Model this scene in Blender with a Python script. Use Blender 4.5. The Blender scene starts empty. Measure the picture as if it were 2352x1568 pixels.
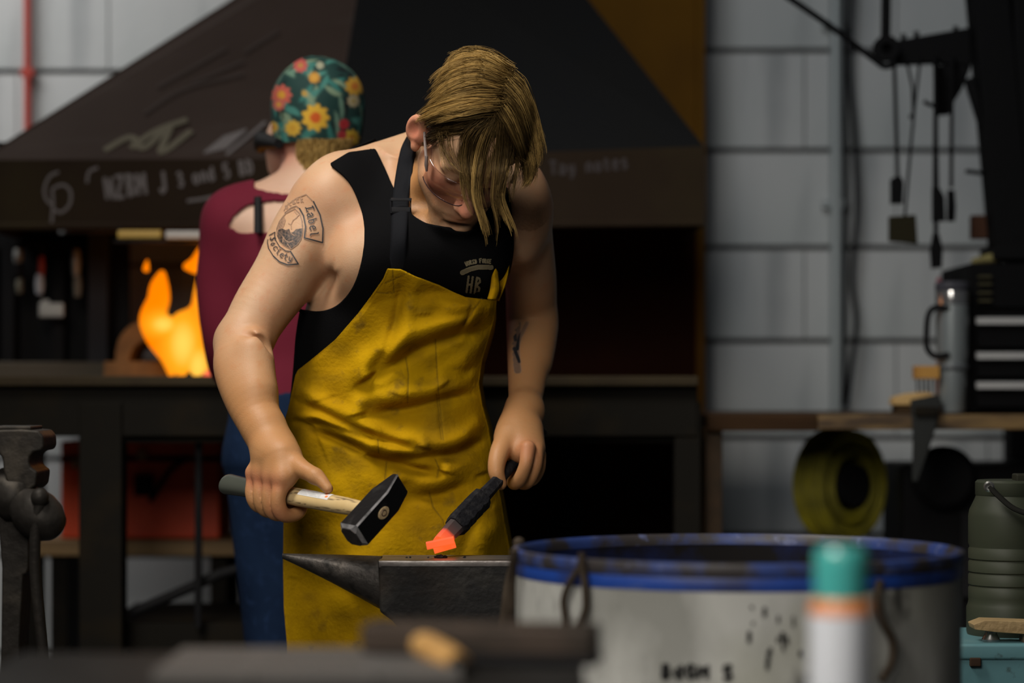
import bpy, bmesh, math, random
import numpy as np
from mathutils import Vector, Matrix
R_ = random.Random(7)
NP = np.random.default_rng(5)
SC = bpy.context.scene
COL = SC.collection

# ---------------------------------------------------------------- camera, world, lamps, exposure
F, CX, HY, CAMZ = 85.0 / 36.0 * 2352, 1176.0, 880.0, 1.10
cam = bpy.data.cameras.new('camera')
cam.lens = 85; cam.sensor_width = 36; cam.clip_start = 0.1
cam.shift_y = (HY - 784) / 2352
cam.dof.use_dof = True; cam.dof.focus_distance = 3.93; cam.dof.aperture_fstop = 2.1
camo = bpy.data.objects.new('camera', cam); COL.objects.link(camo)
camo.location = (0, 0, CAMZ); camo.rotation_euler = (math.pi / 2, 0, 0)
SC.camera = camo
SC.view_settings.view_transform = 'Standard'; SC.view_settings.look = 'None'
SC.view_settings.gamma = 1; SC.view_settings.use_curve_mapping = False
SC.view_settings.exposure = 0.0
W = bpy.data.worlds.new('world'); SC.world = W; W.use_nodes = True
W.node_tree.nodes['Background'].inputs[0].default_value = (0.75, 0.85, 1, 1)
W.node_tree.nodes['Background'].inputs[1].default_value = 0.015

def area(name, loc, size, power, col=(1, 1, 1), target=None, size_y=None, spread=180):
    l = bpy.data.lights.new(name, 'AREA'); l.energy = power; l.color = col; l.spread = math.radians(spread)
    l.shape = 'RECTANGLE'; l.size = size; l.size_y = size_y or size
    o = bpy.data.objects.new(name, l); COL.objects.link(o); o.location = loc
    if target is not None:
        o.rotation_euler = (Vector(target) - Vector(loc)).to_track_quat('-Z', 'Y').to_euler()
    return o
# overhead key lamp; the fill lamps are unseen additions (all above the frame)
area('ceiling_lamp_key', (-1.0, 3.2, 3.3), 0.6, 15.5, (1.0, 0.94, 0.85), target=(-.25, 4.05, 1.2), size_y=1.2, spread=80)
area('fill_lamp_front', (-0.7, 0.8, 2.45), 1.3, 7.5, (1.0, 0.93, 0.84), target=(-.25, 4.0, 1.1), spread=60)  # unseen front fill added for the face and apron
area('fill_lamp_rear', (-2.2, 5.6, 3.5), 1.4, 19, (1, 0.98, 0.95), target=(-1.6, 6.9, 1.9), spread=100)  # unseen lamp added to brighten the left wall
area('fill_lamp_bay', (.0, 3.9, 3.45), 0.8, 5.0, (0.93, 0.97, 1), target=(1.45, 6.6, 1.5), spread=90)  # unseen lamp placed so the hood shades the right wall

area('fill_lamp_camera_side', (-1.15, 1.0, 2.7), 0.6, 6, (1, 0.95, 0.88), target=(.25, 2.15, .8), spread=50)  # unseen lamp added to light the spray can from the left

def P(px, py, d):
    return np.array([(px - CX) / F * d, d, CAMZ - (py - HY) / F * d])
def PV(px, py, d): return Vector(P(px, py, d))

# ---------------------------------------------------------------- materials
def mat(name, col=(.5, .5, .5), rough=.6, metal=0.0, noise=None, bump=None, emis=None, emis_s=0, sss=0, spec=.5, coat=0, alpha=None):
    """noise = (scale, detail, colour2, lo, hi) mixes a second colour by noise; bump = (scale, strength)"""
    if max(col) < .065 and spec == .5: spec = .07          # oily dark surfaces: little sheen
    m = bpy.data.materials.new(name); m.use_nodes = True
    nt = m.node_tree; b = nt.nodes['Principled BSDF']
    b.inputs['Base Color'].default_value = (*col, 1); b.inputs['Roughness'].default_value = rough
    b.inputs['Metallic'].default_value = metal; b.inputs['Specular IOR Level'].default_value = spec
    if coat: b.inputs['Coat Weight'].default_value = coat
    if sss:
        b.inputs['Subsurface Weight'].default_value = sss
        b.inputs['Subsurface Radius'].default_value = (1, .35, .2); b.inputs['Subsurface Scale'].default_value = .008
    if emis: b.inputs['Emission Color'].default_value = (*emis, 1); b.inputs['Emission Strength'].default_value = emis_s
    tc = nt.nodes.new('ShaderNodeTexCoord')
    if noise:
        ns = noise if isinstance(noise, list) else [noise]
        prev = None
        for (sc, det, c2, lo, hi) in ns:
            n = nt.nodes.new('ShaderNodeTexNoise'); n.inputs['Detail'].default_value = det
            if isinstance(sc, (tuple, list)):
                mp = nt.nodes.new('ShaderNodeMapping'); mp.inputs['Scale'].default_value = sc
                nt.links.new(tc.outputs['Object'], mp.inputs[0]); nt.links.new(mp.outputs[0], n.inputs['Vector']); n.inputs['Scale'].default_value = 1
            else:
                n.inputs['Scale'].default_value = sc; nt.links.new(tc.outputs['Object'], n.inputs['Vector'])
            r = nt.nodes.new('ShaderNodeMapRange'); r.inputs[1].default_value = lo; r.inputs[2].default_value = hi
            nt.links.new(n.outputs[0], r.inputs[0])
            mx = nt.nodes.new('ShaderNodeMix'); mx.data_type = 'RGBA'
            nt.links.new(r.outputs[0], mx.inputs[0])
            if prev is None: mx.inputs[6].default_value = (*col, 1)
            else: nt.links.new(prev, mx.inputs[6])
            mx.inputs[7].default_value = (*c2, 1); prev = mx.outputs[2]
        nt.links.new(prev, b.inputs['Base Color'])
    if bump:
        n = nt.nodes.new('ShaderNodeTexNoise'); n.inputs['Scale'].default_value = bump[0]; n.inputs['Detail'].default_value = 6
        nt.links.new(tc.outputs['Object'], n.inputs['Vector'])
        bp = nt.nodes.new('ShaderNodeBump'); bp.inputs['Strength'].default_value = bump[1]; bp.inputs['Distance'].default_value = .004
        nt.links.new(n.outputs[0], bp.inputs['Height']); nt.links.new(bp.outputs[0], b.inputs['Normal'])
    return m

def attr_mix(m, attr, c2, target='Base Color', scale=1.0):
    """mix a print / ink / grime colour over the base colour by a vertex attribute (flat print on the real surface)"""
    nt = m.node_tree; b = nt.nodes['Principled BSDF']
    a = nt.nodes.new('ShaderNodeAttribute'); a.attribute_name = attr
    mx = nt.nodes.new('ShaderNodeMix'); mx.data_type = 'RGBA'
    inp = b.inputs[target]
    if inp.is_linked: nt.links.new(inp.links[0].from_socket, mx.inputs[6])
    else: mx.inputs[6].default_value = inp.default_value
    mx.inputs[7].default_value = (*c2, 1)
    nt.links.new(a.outputs['Fac'], mx.inputs[0]); nt.links.new(mx.outputs[2], inp)
    return m

def vcol_mat(name, attr='col', rough=.7, bump=None, spec=.4):
    m = mat(name, rough=rough, bump=bump, spec=spec)
    a = m.node_tree.nodes.new('ShaderNodeAttribute'); a.attribute_name = attr
    m.node_tree.links.new(a.outputs['Color'], m.node_tree.nodes['Principled BSDF'].inputs['Base Color'])
    return m

# ---------------------------------------------------------------- objects
def props(o, label=None, cat=None, group=None, kind=None):
    if label: o['label'] = label
    if cat: o['category'] = cat
    if group: o['group'] = group
    if kind: o['kind'] = kind
    return o
def thing(name, label, cat, loc=(0, 0, 0), group=None):
    o = bpy.data.objects.new(name, None); COL.objects.link(o); o.location = loc; o.empty_display_size = .05
    return props(o, label, cat, group)
def world_of(o):
    m = Matrix.Translation(o.location) @ o.rotation_euler.to_matrix().to_4x4()
    return m if o.parent is None else world_of(o.parent) @ o.matrix_parent_inverse @ m
def link(name, me, m=None, parent=None, smooth=True):
    o = bpy.data.objects.new(name, me); COL.objects.link(o)
    if m is not None and not me.materials: me.materials.append(m)
    if smooth: me.shade_smooth()
    if parent is not None:
        o.parent = parent
        o.matrix_parent_inverse = world_of(parent).inverted()
    return o
def npmesh(name, V, Fc, attrs=None):
    me = bpy.data.meshes.new(name)
    V = np.asarray(V, np.float32); Fc = np.asarray(Fc, np.int32); n = Fc.shape[1]
    me.vertices.add(len(V)); me.vertices.foreach_set('co', V.ravel())
    me.loops.add(Fc.size); me.loops.foreach_set('vertex_index', Fc.ravel())
    me.polygons.add(len(Fc)); me.polygons.foreach_set('loop_start', np.arange(0, Fc.size, n, dtype=np.int32))
    me.polygons.foreach_set('loop_total', np.full(len(Fc), n, np.int32))
    me.update(calc_edges=True)
    for k, v in (attrs or {}).items():
        v = np.asarray(v, np.float32)
        if v.ndim == 1:
            a = me.attributes.new(k, 'FLOAT', 'POINT'); a.data.foreach_set('value', v)
        else:
            a = me.attributes.new(k, 'FLOAT_COLOR', 'POINT')
            a.data.foreach_set('color', np.concatenate([v, np.ones((len(v), 1), np.float32)], 1).ravel())
    return me

class MB:
    """collects plain shapes into ONE mesh (one part)"""
    def __init__(s): s.v = []; s.f = []
    def add(s, vs, fs):
        o = len(s.v); s.v += [tuple(v) for v in vs]; s.f += [tuple(i + o for i in f) for f in fs]; return s
    def box(s, c, size, rot=None, taper=1.0):
        x, y, z = [q / 2 for q in size]; vs = []
        for sz in (-1, 1):
            t = taper if sz > 0 else 1
            for a, b in ((-1, -1), (1, -1), (1, 1), (-1, 1)):
                v = Vector((a * x * t, b * y * t, sz * z))
                if rot is not None: v = rot @ v
                vs.append(v + Vector(c))
        return s.add(vs, [(3, 2, 1, 0), (4, 5, 6, 7), (0, 1, 5, 4), (1, 2, 6, 5), (2, 3, 7, 6), (3, 0, 4, 7)])
    def tube(s, pts, rad, n=10, flat=1.0, cap=True, up=None):
        pts = [Vector(p) for p in pts]
        if not hasattr(rad, '__len__'): rad = [rad] * len(pts)
        rings = []; prev = None
        for i, p in enumerate(pts):
            t = (pts[min(i + 1, len(pts) - 1)] - pts[max(i - 1, 0)]).normalized()
            if prev is None:
                ref = Vector(up) if up is not None else (Vector((0, 0, 1)) if abs(t.z) < .9 else Vector((1, 0, 0)))
                a = (ref - t * ref.dot(t)).normalized()
            else: a = (prev - t * prev.dot(t)).normalized()
            prev = a; b = t.cross(a)
            rings.append([p + (a * math.cos(q) * flat + b * math.sin(q)) * rad[i] for q in (2 * math.pi * k / n for k in range(n))])
        vs = [v for r in rings for v in r]; fs = []
        for i in range(len(rings) - 1):
            for k in range(n):
                k2 = (k + 1) % n
                fs.append((i * n + k, i * n + k2, (i + 1) * n + k2, (i + 1) * n + k))
        if cap: fs.append(tuple(range(n - 1, -1, -1))); fs.append(tuple((len(rings) - 1) * n + k for k in range(n)))
        return s.add(vs, fs)
    def lathe(s, prof, c, axis=(0, 0, 1), n=32, cap=True):
        """prof: (radius, height) list along axis"""
        ax = Vector(axis).normalized(); ref = Vector((1, 0, 0)) if abs(ax.x) < .9 else Vector((0, 1, 0))
        a = (ref - ax * ref.dot(ax)).normalized(); b = ax.cross(a); vs = []; fs = []
        for r, h in prof:
            for k in range(n):
                q = 2 * math.pi * k / n
                vs.append(Vector(c) + ax * h + (a * math.cos(q) + b * math.sin(q)) * r)
        for i in range(len(prof) - 1):
            for k in range(n):
                k2 = (k + 1) % n; fs.append((i * n + k, i * n + k2, (i + 1) * n + k2, (i + 1) * n + k))
        if cap and prof[0][0] > 1e-5: fs.append(tuple(range(n - 1, -1, -1)))
        if cap and prof[-1][0] > 1e-5: fs.append(tuple((len(prof) - 1) * n + k for k in range(n)))
        return s.add(vs, fs)
    def prism(s, poly, off):
        """polygon of 3-D points extruded by the vector off"""
        n = len(poly); off = Vector(off); vs = [Vector(p) for p in poly] + [Vector(p) + off for p in poly]
        return s.add(vs, [tuple(range(n - 1, -1, -1)), tuple(range(n, 2 * n))] + [(i, (i + 1) % n, n + (i + 1) % n, n + i) for i in range(n)])
    def sphere(s, c, r, n=16, sq=(1, 1, 1)):
        m = n // 2; vs = []; fs = []
        for i in range(m + 1):
            th = math.pi * i / m
            for k in range(n):
                q = 2 * math.pi * k / n
                vs.append(Vector(c) + Vector((math.sin(th) * math.cos(q) * sq[0], math.sin(th) * math.sin(q) * sq[1], math.cos(th) * sq[2])) * r)
        for i in range(m):
            for k in range(n):
                k2 = (k + 1) % n; fs.append((i * n + k, (i + 1) * n + k, (i + 1) * n + k2, i * n + k2))
        return s.add(vs, fs)
    def loft(s, rings, cap=True):
        n = len(rings[0]); vs = [v for r in rings for v in r]; fs = []
        for i in range(len(rings) - 1):
            for k in range(n):
                k2 = (k + 1) % n; fs.append((i * n + k, i * n + k2, (i + 1) * n + k2, (i + 1) * n + k))
        if cap: fs.append(tuple(range(n - 1, -1, -1))); fs.append(tuple((len(rings) - 1) * n + k for k in range(n)))
        return s.add(vs, fs)
    def build(s, name, m, parent=None, smooth=False, bevel=0, seg=2, fix=True):
        me = bpy.data.meshes.new(name); me.from_pydata(s.v, [], s.f)
        if fix:
            bm = bmesh.new(); bm.from_mesh(me); bmesh.ops.remove_doubles(bm, verts=bm.verts, dist=1e-6)
            bmesh.ops.recalc_face_normals(bm, faces=bm.faces); bm.to_mesh(me); bm.free()
        o = link(name, me, m, parent, smooth)
        if smooth: me.set_sharp_from_angle(angle=math.radians(42))
        if bevel:
            b = o.modifiers.new('bevel', 'BEVEL'); b.width = bevel; b.segments = seg; b.limit_method = 'ANGLE'
            o.modifiers.new('normals', 'WEIGHTED_NORMAL')
        return o
def spline(pts, n=24):
    """Catmull-Rom through the points"""
    p = np.array(pts, float); out = []
    q = np.vstack([2 * p[0] - p[1], p, 2 * p[-1] - p[-2]])
    for i in range(1, len(q) - 2):
        for t in np.linspace(0, 1, n, endpoint=False):
            a, b, c, d = q[i - 1], q[i], q[i + 1], q[i + 2]
            out.append(.5 * (2 * b + (c - a) * t + (2 * a - 5 * b + 4 * c - d) * t * t + (3 * b - a - 3 * c + d) * t ** 3))
    out.append(p[-1]); return np.array(out)

# ---------------------------------------------------------------- implicit surfaces (for bodies): smooth unions on a grid, meshed by surface nets
class Field:
    def __init__(s, lo, hi, h):
        s.lo = np.array(lo, np.float32); s.h = h
        s.n = np.ceil((np.array(hi) - s.lo) / h).astype(int) + 1
        s.D = np.full(s.n, .06, np.float32)
    def sub(s, lo, hi):
        i0 = np.maximum(np.floor((np.array(lo) - s.lo) / s.h).astype(int), 0); i1 = np.minimum(np.ceil((np.array(hi) - s.lo) / s.h).astype(int) + 1, s.n)
        if (i1 <= i0).any(): return None
        sl = tuple(slice(a, b) for a, b in zip(i0, i1))
        ax = [(s.lo[k] + np.arange(i0[k], i1[k], dtype=np.float32) * s.h) for k in range(3)]
        return sl, ax[0][:, None, None], ax[1][None, :, None], ax[2][None, None, :]
    def join(s, sl, d, k, sign=1):
        a = s.D[sl]
        if sign > 0:
            if k <= 0: s.D[sl] = np.minimum(a, d)
            else:
                hh = np.maximum(k - np.abs(a - d), 0) / k; s.D[sl] = np.minimum(a, d) - hh * hh * k * .25
        else:
            d = -d; kk = max(k, 1e-6); hh = np.maximum(kk - np.abs(a - d), 0) / kk; s.D[sl] = np.maximum(a, d) + hh * hh * kk * .25
    def cone(s, a, b, ra, rb, k=.01, flat=None, sign=1):
        a = np.array(a, np.float32); b = np.array(b, np.float32); m = max(ra, rb) + k + .03
        g = s.sub(np.minimum(a, b) - m, np.maximum(a, b) + m)
        if g is None: return
        sl, x, y, z = g; u = b - a; L = float(u @ u) + 1e-12
        px, py, pz = x - a[0], y - a[1], z - a[2]
        t = np.clip((px * u[0] + py * u[1] + pz * u[2]) / L, 0, 1)
        px, py, pz = px - t * u[0], py - t * u[1], pz - t * u[2]
        if flat is not None:
            n, f = flat; n = np.array(n, np.float32); n = n / np.linalg.norm(n); e = (px * n[0] + py * n[1] + pz * n[2]) * (1 / f - 1)
            px, py, pz = px + e * n[0], py + e * n[1], pz + e * n[2]
            d = (np.sqrt(px * px + py * py + pz * pz) - (ra + (rb - ra) * t)) * min(1, f + .15)
        else: d = np.sqrt(px * px + py * py + pz * pz) - (ra + (rb - ra) * t)
        s.join(sl, d, k, sign)
    def chain(s, pts, rad, k=.01, flat=None, inner=.006):
        """one limb: tapered segments joined end to end, then united with the rest"""
        pr = spline(np.c_[np.array(pts), np.array(rad)], 6); pts, rad, inner = pr[:, :3].astype(np.float32), pr[:, 3], 0
        m = max(rad) + k + .03; g = s.sub(pts.min(0) - m, pts.max(0) + m)
        if g is None: return
        sl = g[0]; sav = s.D[sl].copy(); s.D[sl] = 1.0
        for i in range(len(pts) - 1): s.cone(pts[i], pts[i + 1], rad[i], rad[i + 1], inner, flat)
        d = s.D[sl].copy(); s.D[sl] = sav; s.join(sl, d, k)
    def ell(s, c, r, k=.01, M=None, sign=1):
        c = np.array(c, np.float32); r = np.array(r, np.float32); m = r.max() + k + .03
        g = s.sub(c - m, c + m)
        if g is None: return
        sl, x, y, z = g; X, Y, Z = x - c[0], y - c[1], z - c[2]
        if M is not None:
            M = np.array(M, np.float32)          # columns = local axes in world
            X, Y, Z = (X * M[0, i] + Y * M[1, i] + Z * M[2, i] for i in range(3))
        k0 = np.sqrt((X / r[0]) ** 2 + (Y / r[1]) ** 2 + (Z / r[2]) ** 2)
        k1 = np.sqrt((X / r[0] ** 2) ** 2 + (Y / r[1] ** 2) ** 2 + (Z / r[2] ** 2) ** 2) + 1e-9
        s.join(sl, k0 * (k0 - 1) / k1, k, sign)
    def stack(s, rows, k=.02, p=2.0):
        """rows (z, cx, cy, a, b): elliptical cross-sections stacked in z"""
        r = np.array(sorted(rows), np.float32); z0, z1 = r[0, 0], r[-1, 0]
        lo = [(r[:, 1] - r[:, 3]).min() - .06, (r[:, 2] - r[:, 4]).min() - .06, z0 - .04]; hi = [(r[:, 1] + r[:, 3]).max() + .06, (r[:, 2] + r[:, 4]).max() + .06, z1 + .04]
        g = s.sub(lo, hi)
        if g is None: return
        sl, x, y, z = g; zz = np.clip(z.ravel(), z0, z1); fine = np.linspace(z0, z1, 200)
        def it(j):
            v = np.interp(fine, r[:, 0], r[:, j])
            vp = np.pad(v, 6, mode='edge'); v = np.convolve(vp, np.ones(13) / 13, 'valid')
            return np.interp(zz, fine, v).astype(np.float32)[None, None, :]
        a, b = it(3), it(4)
        q = (np.abs((x - it(1)) / a) ** p + np.abs((y - it(2)) / b) ** p) ** (1 / p)
        d = (q - 1) * np.minimum(a, b) * np.where(q < 1, 1, .9)
        d = np.maximum(d, np.maximum(z - z1, z0 - z))
        s.join(sl, d.astype(np.float32), k)
    def nets(s, iso=0.0): return nets(s.D, s.lo, s.h, iso)
    def sample(s, V):
        q = (np.asarray(V) - s.lo) / s.h; i = np.clip(np.floor(q).astype(int), 0, s.n - 2); f = np.clip(q - i, 0, 1); out = 0
        for dx in (0, 1):
            for dy in (0, 1):
                for dz in (0, 1):
                    w = (f[:, 0] if dx else 1 - f[:, 0]) * (f[:, 1] if dy else 1 - f[:, 1]) * (f[:, 2] if dz else 1 - f[:, 2])
                    out = out + w * s.D[i[:, 0] + dx, i[:, 1] + dy, i[:, 2] + dz]
        return out
    def front(s, iso=0.0):
        """depth (y) of the first surface met from the front, per (x, z) column; nan where none"""
        ins = s.D < iso; j = ins.argmax(1); ok = ins.any(1) & (j > 0)
        J = np.maximum(j, 1); I, K = np.indices(J.shape)
        a, b = s.D[I, J - 1, K], s.D[I, J, K]
        return np.where(ok, s.lo[1] + (J - 1 + (iso - a) / (b - a + 1e-12)) * s.h, np.nan)

def smin(a, b, k):
    h = np.maximum(k - np.abs(a - b), 0) / k; return np.minimum(a, b) - h * h * k * .25
def nets(D, lo, h, iso=0.0):
    S = D < iso
    c = np.zeros(np.array(D.shape) - 1, np.int8)
    off = [(i, j, k) for i in (0, 1) for j in (0, 1) for k in (0, 1)]
    n = c.shape
    for i, j, k in off: c += S[i:i + n[0], j:j + n[1], k:k + n[2]]
    act = (c > 0) & (c < 8); ids = np.argwhere(act)
    idx = np.full(n, -1, np.int32); idx[act] = np.arange(len(ids), dtype=np.int32)
    acc = np.zeros((len(ids), 3), np.float32); cnt = np.zeros(len(ids), np.float32)
    val = {o: D[ids[:, 0] + o[0], ids[:, 1] + o[1], ids[:, 2] + o[2]] for o in off}
    for a in off:
        for ax in range(3):
            if a[ax] == 0:
                b = list(a); b[ax] = 1; b = tuple(b); va, vb = val[a], val[b]
                m = (va < iso) != (vb < iso); t = np.where(m, (iso - va) / np.where(m, vb - va, 1), 0)
                p = np.tile(np.array(a, np.float32), (len(ids), 1)); p[:, ax] = t
                acc += p * m[:, None]; cnt += m
    V = lo + (ids + acc / cnt[:, None]) * h
    Q = []
    for ax in range(3):
        u, w = (ax + 1) % 3, (ax + 2) % 3
        s0 = [slice(None)] * 3; s1 = [slice(None)] * 3; s0[ax] = slice(0, -1); s1[ax] = slice(1, None)
        e = np.argwhere(S[tuple(s0)] != S[tuple(s1)])
        e = e[(e[:, u] > 0) & (e[:, w] > 0) & (e[:, u] < n[u]) & (e[:, w] < n[w])]
        def cell(du, dw):
            q = e.copy(); q[:, u] -= du; q[:, w] -= dw; return idx[q[:, 0], q[:, 1], q[:, 2]]
        q = np.stack([cell(1, 1), cell(0, 1), cell(0, 0), cell(1, 0)], 1)
        ins = S[e[:, 0], e[:, 1], e[:, 2]]
        q[~ins] = q[~ins][:, ::-1]; Q.append(q)
    return V, np.concatenate(Q)
def relax(V, Q, it=2, lam=.5, pin=None):
    e = np.concatenate([Q[:, [0, 1]], Q[:, [1, 2]], Q[:, [2, 3]], Q[:, [3, 0]]]); V = V.copy()
    for _ in range(it):
        s = np.zeros_like(V); c = np.zeros(len(V))
        for a, b in ((0, 1), (1, 0)):
            for ax in range(3): s[:, ax] += np.bincount(e[:, a], V[e[:, b], ax], len(V))
            c += np.bincount(e[:, a], minlength=len(V))
        N = V + lam * (s / np.maximum(c, 1)[:, None] - V)
        if pin is not None: N[pin] = V[pin]
        V = N
    return V
def compact(V, Q, keep, *att):
    Q = Q[keep]; used = np.zeros(len(V), bool); used[Q.ravel()] = True
    m = np.cumsum(used) - 1
    return (V[used], m[Q]) + tuple(a[used] for a in att)
def seg_dist(pts, poly):
    """distance from 2-D points to a polyline; also the sign (+ = right-hand side going along it in y-down pixels)"""
    best = np.full(len(pts), 1e9); sg = np.zeros(len(pts)); poly = np.array(poly, float)
    for a, b in zip(poly[:-1], poly[1:]):
        u = b - a; t = np.clip(((pts - a) @ u) / (u @ u + 1e-12), 0, 1); q = pts - (a + t[:, None] * u); d = np.hypot(q[:, 0], q[:, 1])
        m = d < best; best[m] = d[m]; sg[m] = np.sign(u[0] * q[m, 1] - u[1] * q[m, 0])
    return best, sg
def inside(pts, poly):
    poly = np.array(poly, float); c = np.zeros(len(pts), bool); j = len(poly) - 1
    for i in range(len(poly)):
        a, b = poly[i], poly[j]; j = i
        m = (a[1] > pts[:, 1]) != (b[1] > pts[:, 1])
        c ^= m & (pts[:, 0] < (b[0] - a[0]) * (pts[:, 1] - a[1]) / (b[1] - a[1] + 1e-12) + a[0])
    return c
def to_px(V):
    return np.stack([V[:, 0] * F / V[:, 1] + CX, HY - (V[:, 2] - CAMZ) * F / V[:, 1]], 1)
def ink(pts, strokes, w, soft=.35):
    """coverage 0..1 of pen strokes (polylines, in the units of pts) w wide"""
    out = np.zeros(len(pts))
    for s in strokes:
        if len(s) < 2: continue
        d, _ = seg_dist(pts, s); out = np.maximum(out, np.clip((w / 2 - d) / (w * soft) + .5, 0, 1))
    return out
# broken-pen letters: strokes on a 0..1 box (y up), used for tattoo, chalk and labels
GL = {
 'L': [[(.75, .95), (.35, .95), (.35, .1), (.15, .0)], [(.35, .1), (.85, .05), (.95, .2)], [(.1, .85), (.35, .95)]],
 'a': [[(.15, .55), (.5, .7), (.75, .55), (.75, .1), (.95, .0)], [(.75, .4), (.25, .3), (.2, .1), (.45, 0), (.75, .12)]],
 'b': [[(.2, 1), (.25, .1), (.5, 0), (.8, .15), (.8, .5), (.5, .68), (.25, .5)]],
 'e': [[(.25, .35), (.8, .45), (.7, .65), (.45, .7), (.2, .5), (.2, .15), (.5, 0), (.85, .12)]],
 'l': [[(.3, 1), (.45, .95), (.45, .1), (.7, 0)]],
 'S': [[(.85, .85), (.5, 1), (.2, .8), (.35, .55), (.75, .4), (.8, .15), (.45, 0), (.1, .15)], [(.5, .95), (.5, .1)]],
 'o': [[(.5, .7), (.2, .5), (.2, .15), (.5, 0), (.8, .18), (.8, .52), (.5, .7)]],
 'c': [[(.8, .6), (.5, .7), (.2, .5), (.2, .15), (.5, 0), (.85, .12)]],
 'i': [[(.3, .65), (.5, .6), (.5, .1), (.75, 0)], [(.45, .88), (.55, .95)]],
 't': [[(.45, .95), (.45, .12), (.75, 0)], [(.15, .65), (.8, .65)]],
 'y': [[(.2, .7), (.25, .25), (.55, .12), (.8, .25)], [(.8, .7), (.8, .1), (.5, -.3), (.2, -.25)]],
 'B': [[(.2, 0), (.25, 1), (.65, .95), (.75, .75), (.3, .52), (.8, .35), (.75, .1), (.2, 0)]],
 'k': [[(.25, 1), (.25, 0)], [(.75, .68), (.3, .35), (.85, 0)]],
 'H': [[(.2, 0), (.2, 1)], [(.8, 0), (.8, 1)], [(.2, .5), (.8, .5)]],
 'W': [[(.05, 1), (.3, 0), (.5, .7), (.7, 0), (.95, 1)]], 'O': [[(.5, 1), (.15, .7), (.15, .3), (.5, 0), (.85, .3), (.85, .7), (.5, 1)]],
 'R': [[(.2, 0), (.2, 1), (.75, .9), (.7, .55), (.2, .5), (.8, 0)]], 'D': [[(.2, 0), (.2, 1), (.7, .85), (.85, .5), (.7, .15), (.2, 0)]],
 'F': [[(.2, 0), (.2, 1), (.85, 1)], [(.2, .55), (.7, .55)]], 'G': [[(.85, .8), (.5, 1), (.15, .7), (.15, .3), (.5, 0), (.85, .2), (.85, .45), (.55, .45)]],
 'N': [[(.15, 0), (.15, 1), (.85, 0), (.85, 1)]], 'E': [[(.85, 1), (.2, 1), (.2, 0), (.85, 0)], [(.2, .52), (.7, .52)]],
 'Z': [[(.1, 1), (.9, 1), (.1, 0), (.9, 0)]], 'M': [[(.1, 0), (.1, 1), (.5, .4), (.9, 1), (.9, 0)]], 'J': [[(.7, 1), (.7, .15), (.4, 0), (.15, .2)]],
 '3': [[(.15, .9), (.6, 1), (.8, .75), (.4, .52), (.85, .3), (.6, 0), (.1, .1)]], '5': [[(.85, 1), (.25, 1), (.2, .55), (.7, .55), (.8, .2), (.45, 0), (.1, .1)]],
 'n': [[(.2, 0), (.2, .68)], [(.2, .5), (.55, .7), (.8, .5), (.8, 0)]], 'd': [[(.8, 1), (.8, 0)], [(.8, .5), (.45, .68), (.15, .35), (.45, 0), (.8, .15)]],
 'g': [[(.8, .65), (.8, -.2), (.45, -.35), (.15, -.2)], [(.8, .5), (.45, .68), (.15, .35), (.45, 0), (.8, .15)]],
 'r': [[(.25, 0), (.25, .68)], [(.25, .45), (.55, .68), (.8, .6)]], 'P': [[(.2, 0), (.2, 1), (.7, .95), (.8, .7), (.6, .5), (.2, .5)]], ' ': [],
 'T': [[(.05, 1), (.95, 1)], [(.5, 1), (.5, 0)]], 'Y': [[(.1, 1), (.5, .5), (.9, 1)], [(.5, .5), (.5, 0)]], 's': [[(.8, .6), (.45, .7), (.2, .52), (.75, .25), (.5, 0), (.15, .1)]], 'u': [[(.2, .7), (.2, .15), (.5, 0), (.8, .2)], [(.8, .7), (.8, 0)]],
}
def text_strokes(txt, base, up_h, adv=None):
    """letters along a base curve (2-D polyline, y down): returns strokes; up_h = letter height (pixels, + = to the left of travel)"""
    b = np.array(base, float); s = np.r_[0, np.cumsum(np.hypot(*np.diff(b, axis=0).T))]; L = s[-1]; n = len(txt); out = []
    def at(t):
        t = np.clip(t, 0, L); p = np.array([np.interp(t, s, b[:, 0]), np.interp(t, s, b[:, 1])]); e = .02 * L
        q = np.array([np.interp(min(t + e, L), s, b[:, k]) - np.interp(max(t - e, 0), s, b[:, k]) for k in (0, 1)]); q /= np.hypot(*q) + 1e-9
        return p, np.array([q[1], -q[0]])
    for i, ch in enumerate(txt):
        for st in GL.get(ch, []):
            o = []
            st = np.array(st, float)
            if len(st) > 1: st = np.concatenate([np.linspace(a, c, 4)[:-1] for a, c in zip(st[:-1], st[1:])] + [st[-1:]])
            for x, y in st:
                p, nn = at((i + .08 + x * .84) / n * L); o.append(p + nn * y * up_h)
            out.append(o)
    return out
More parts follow.
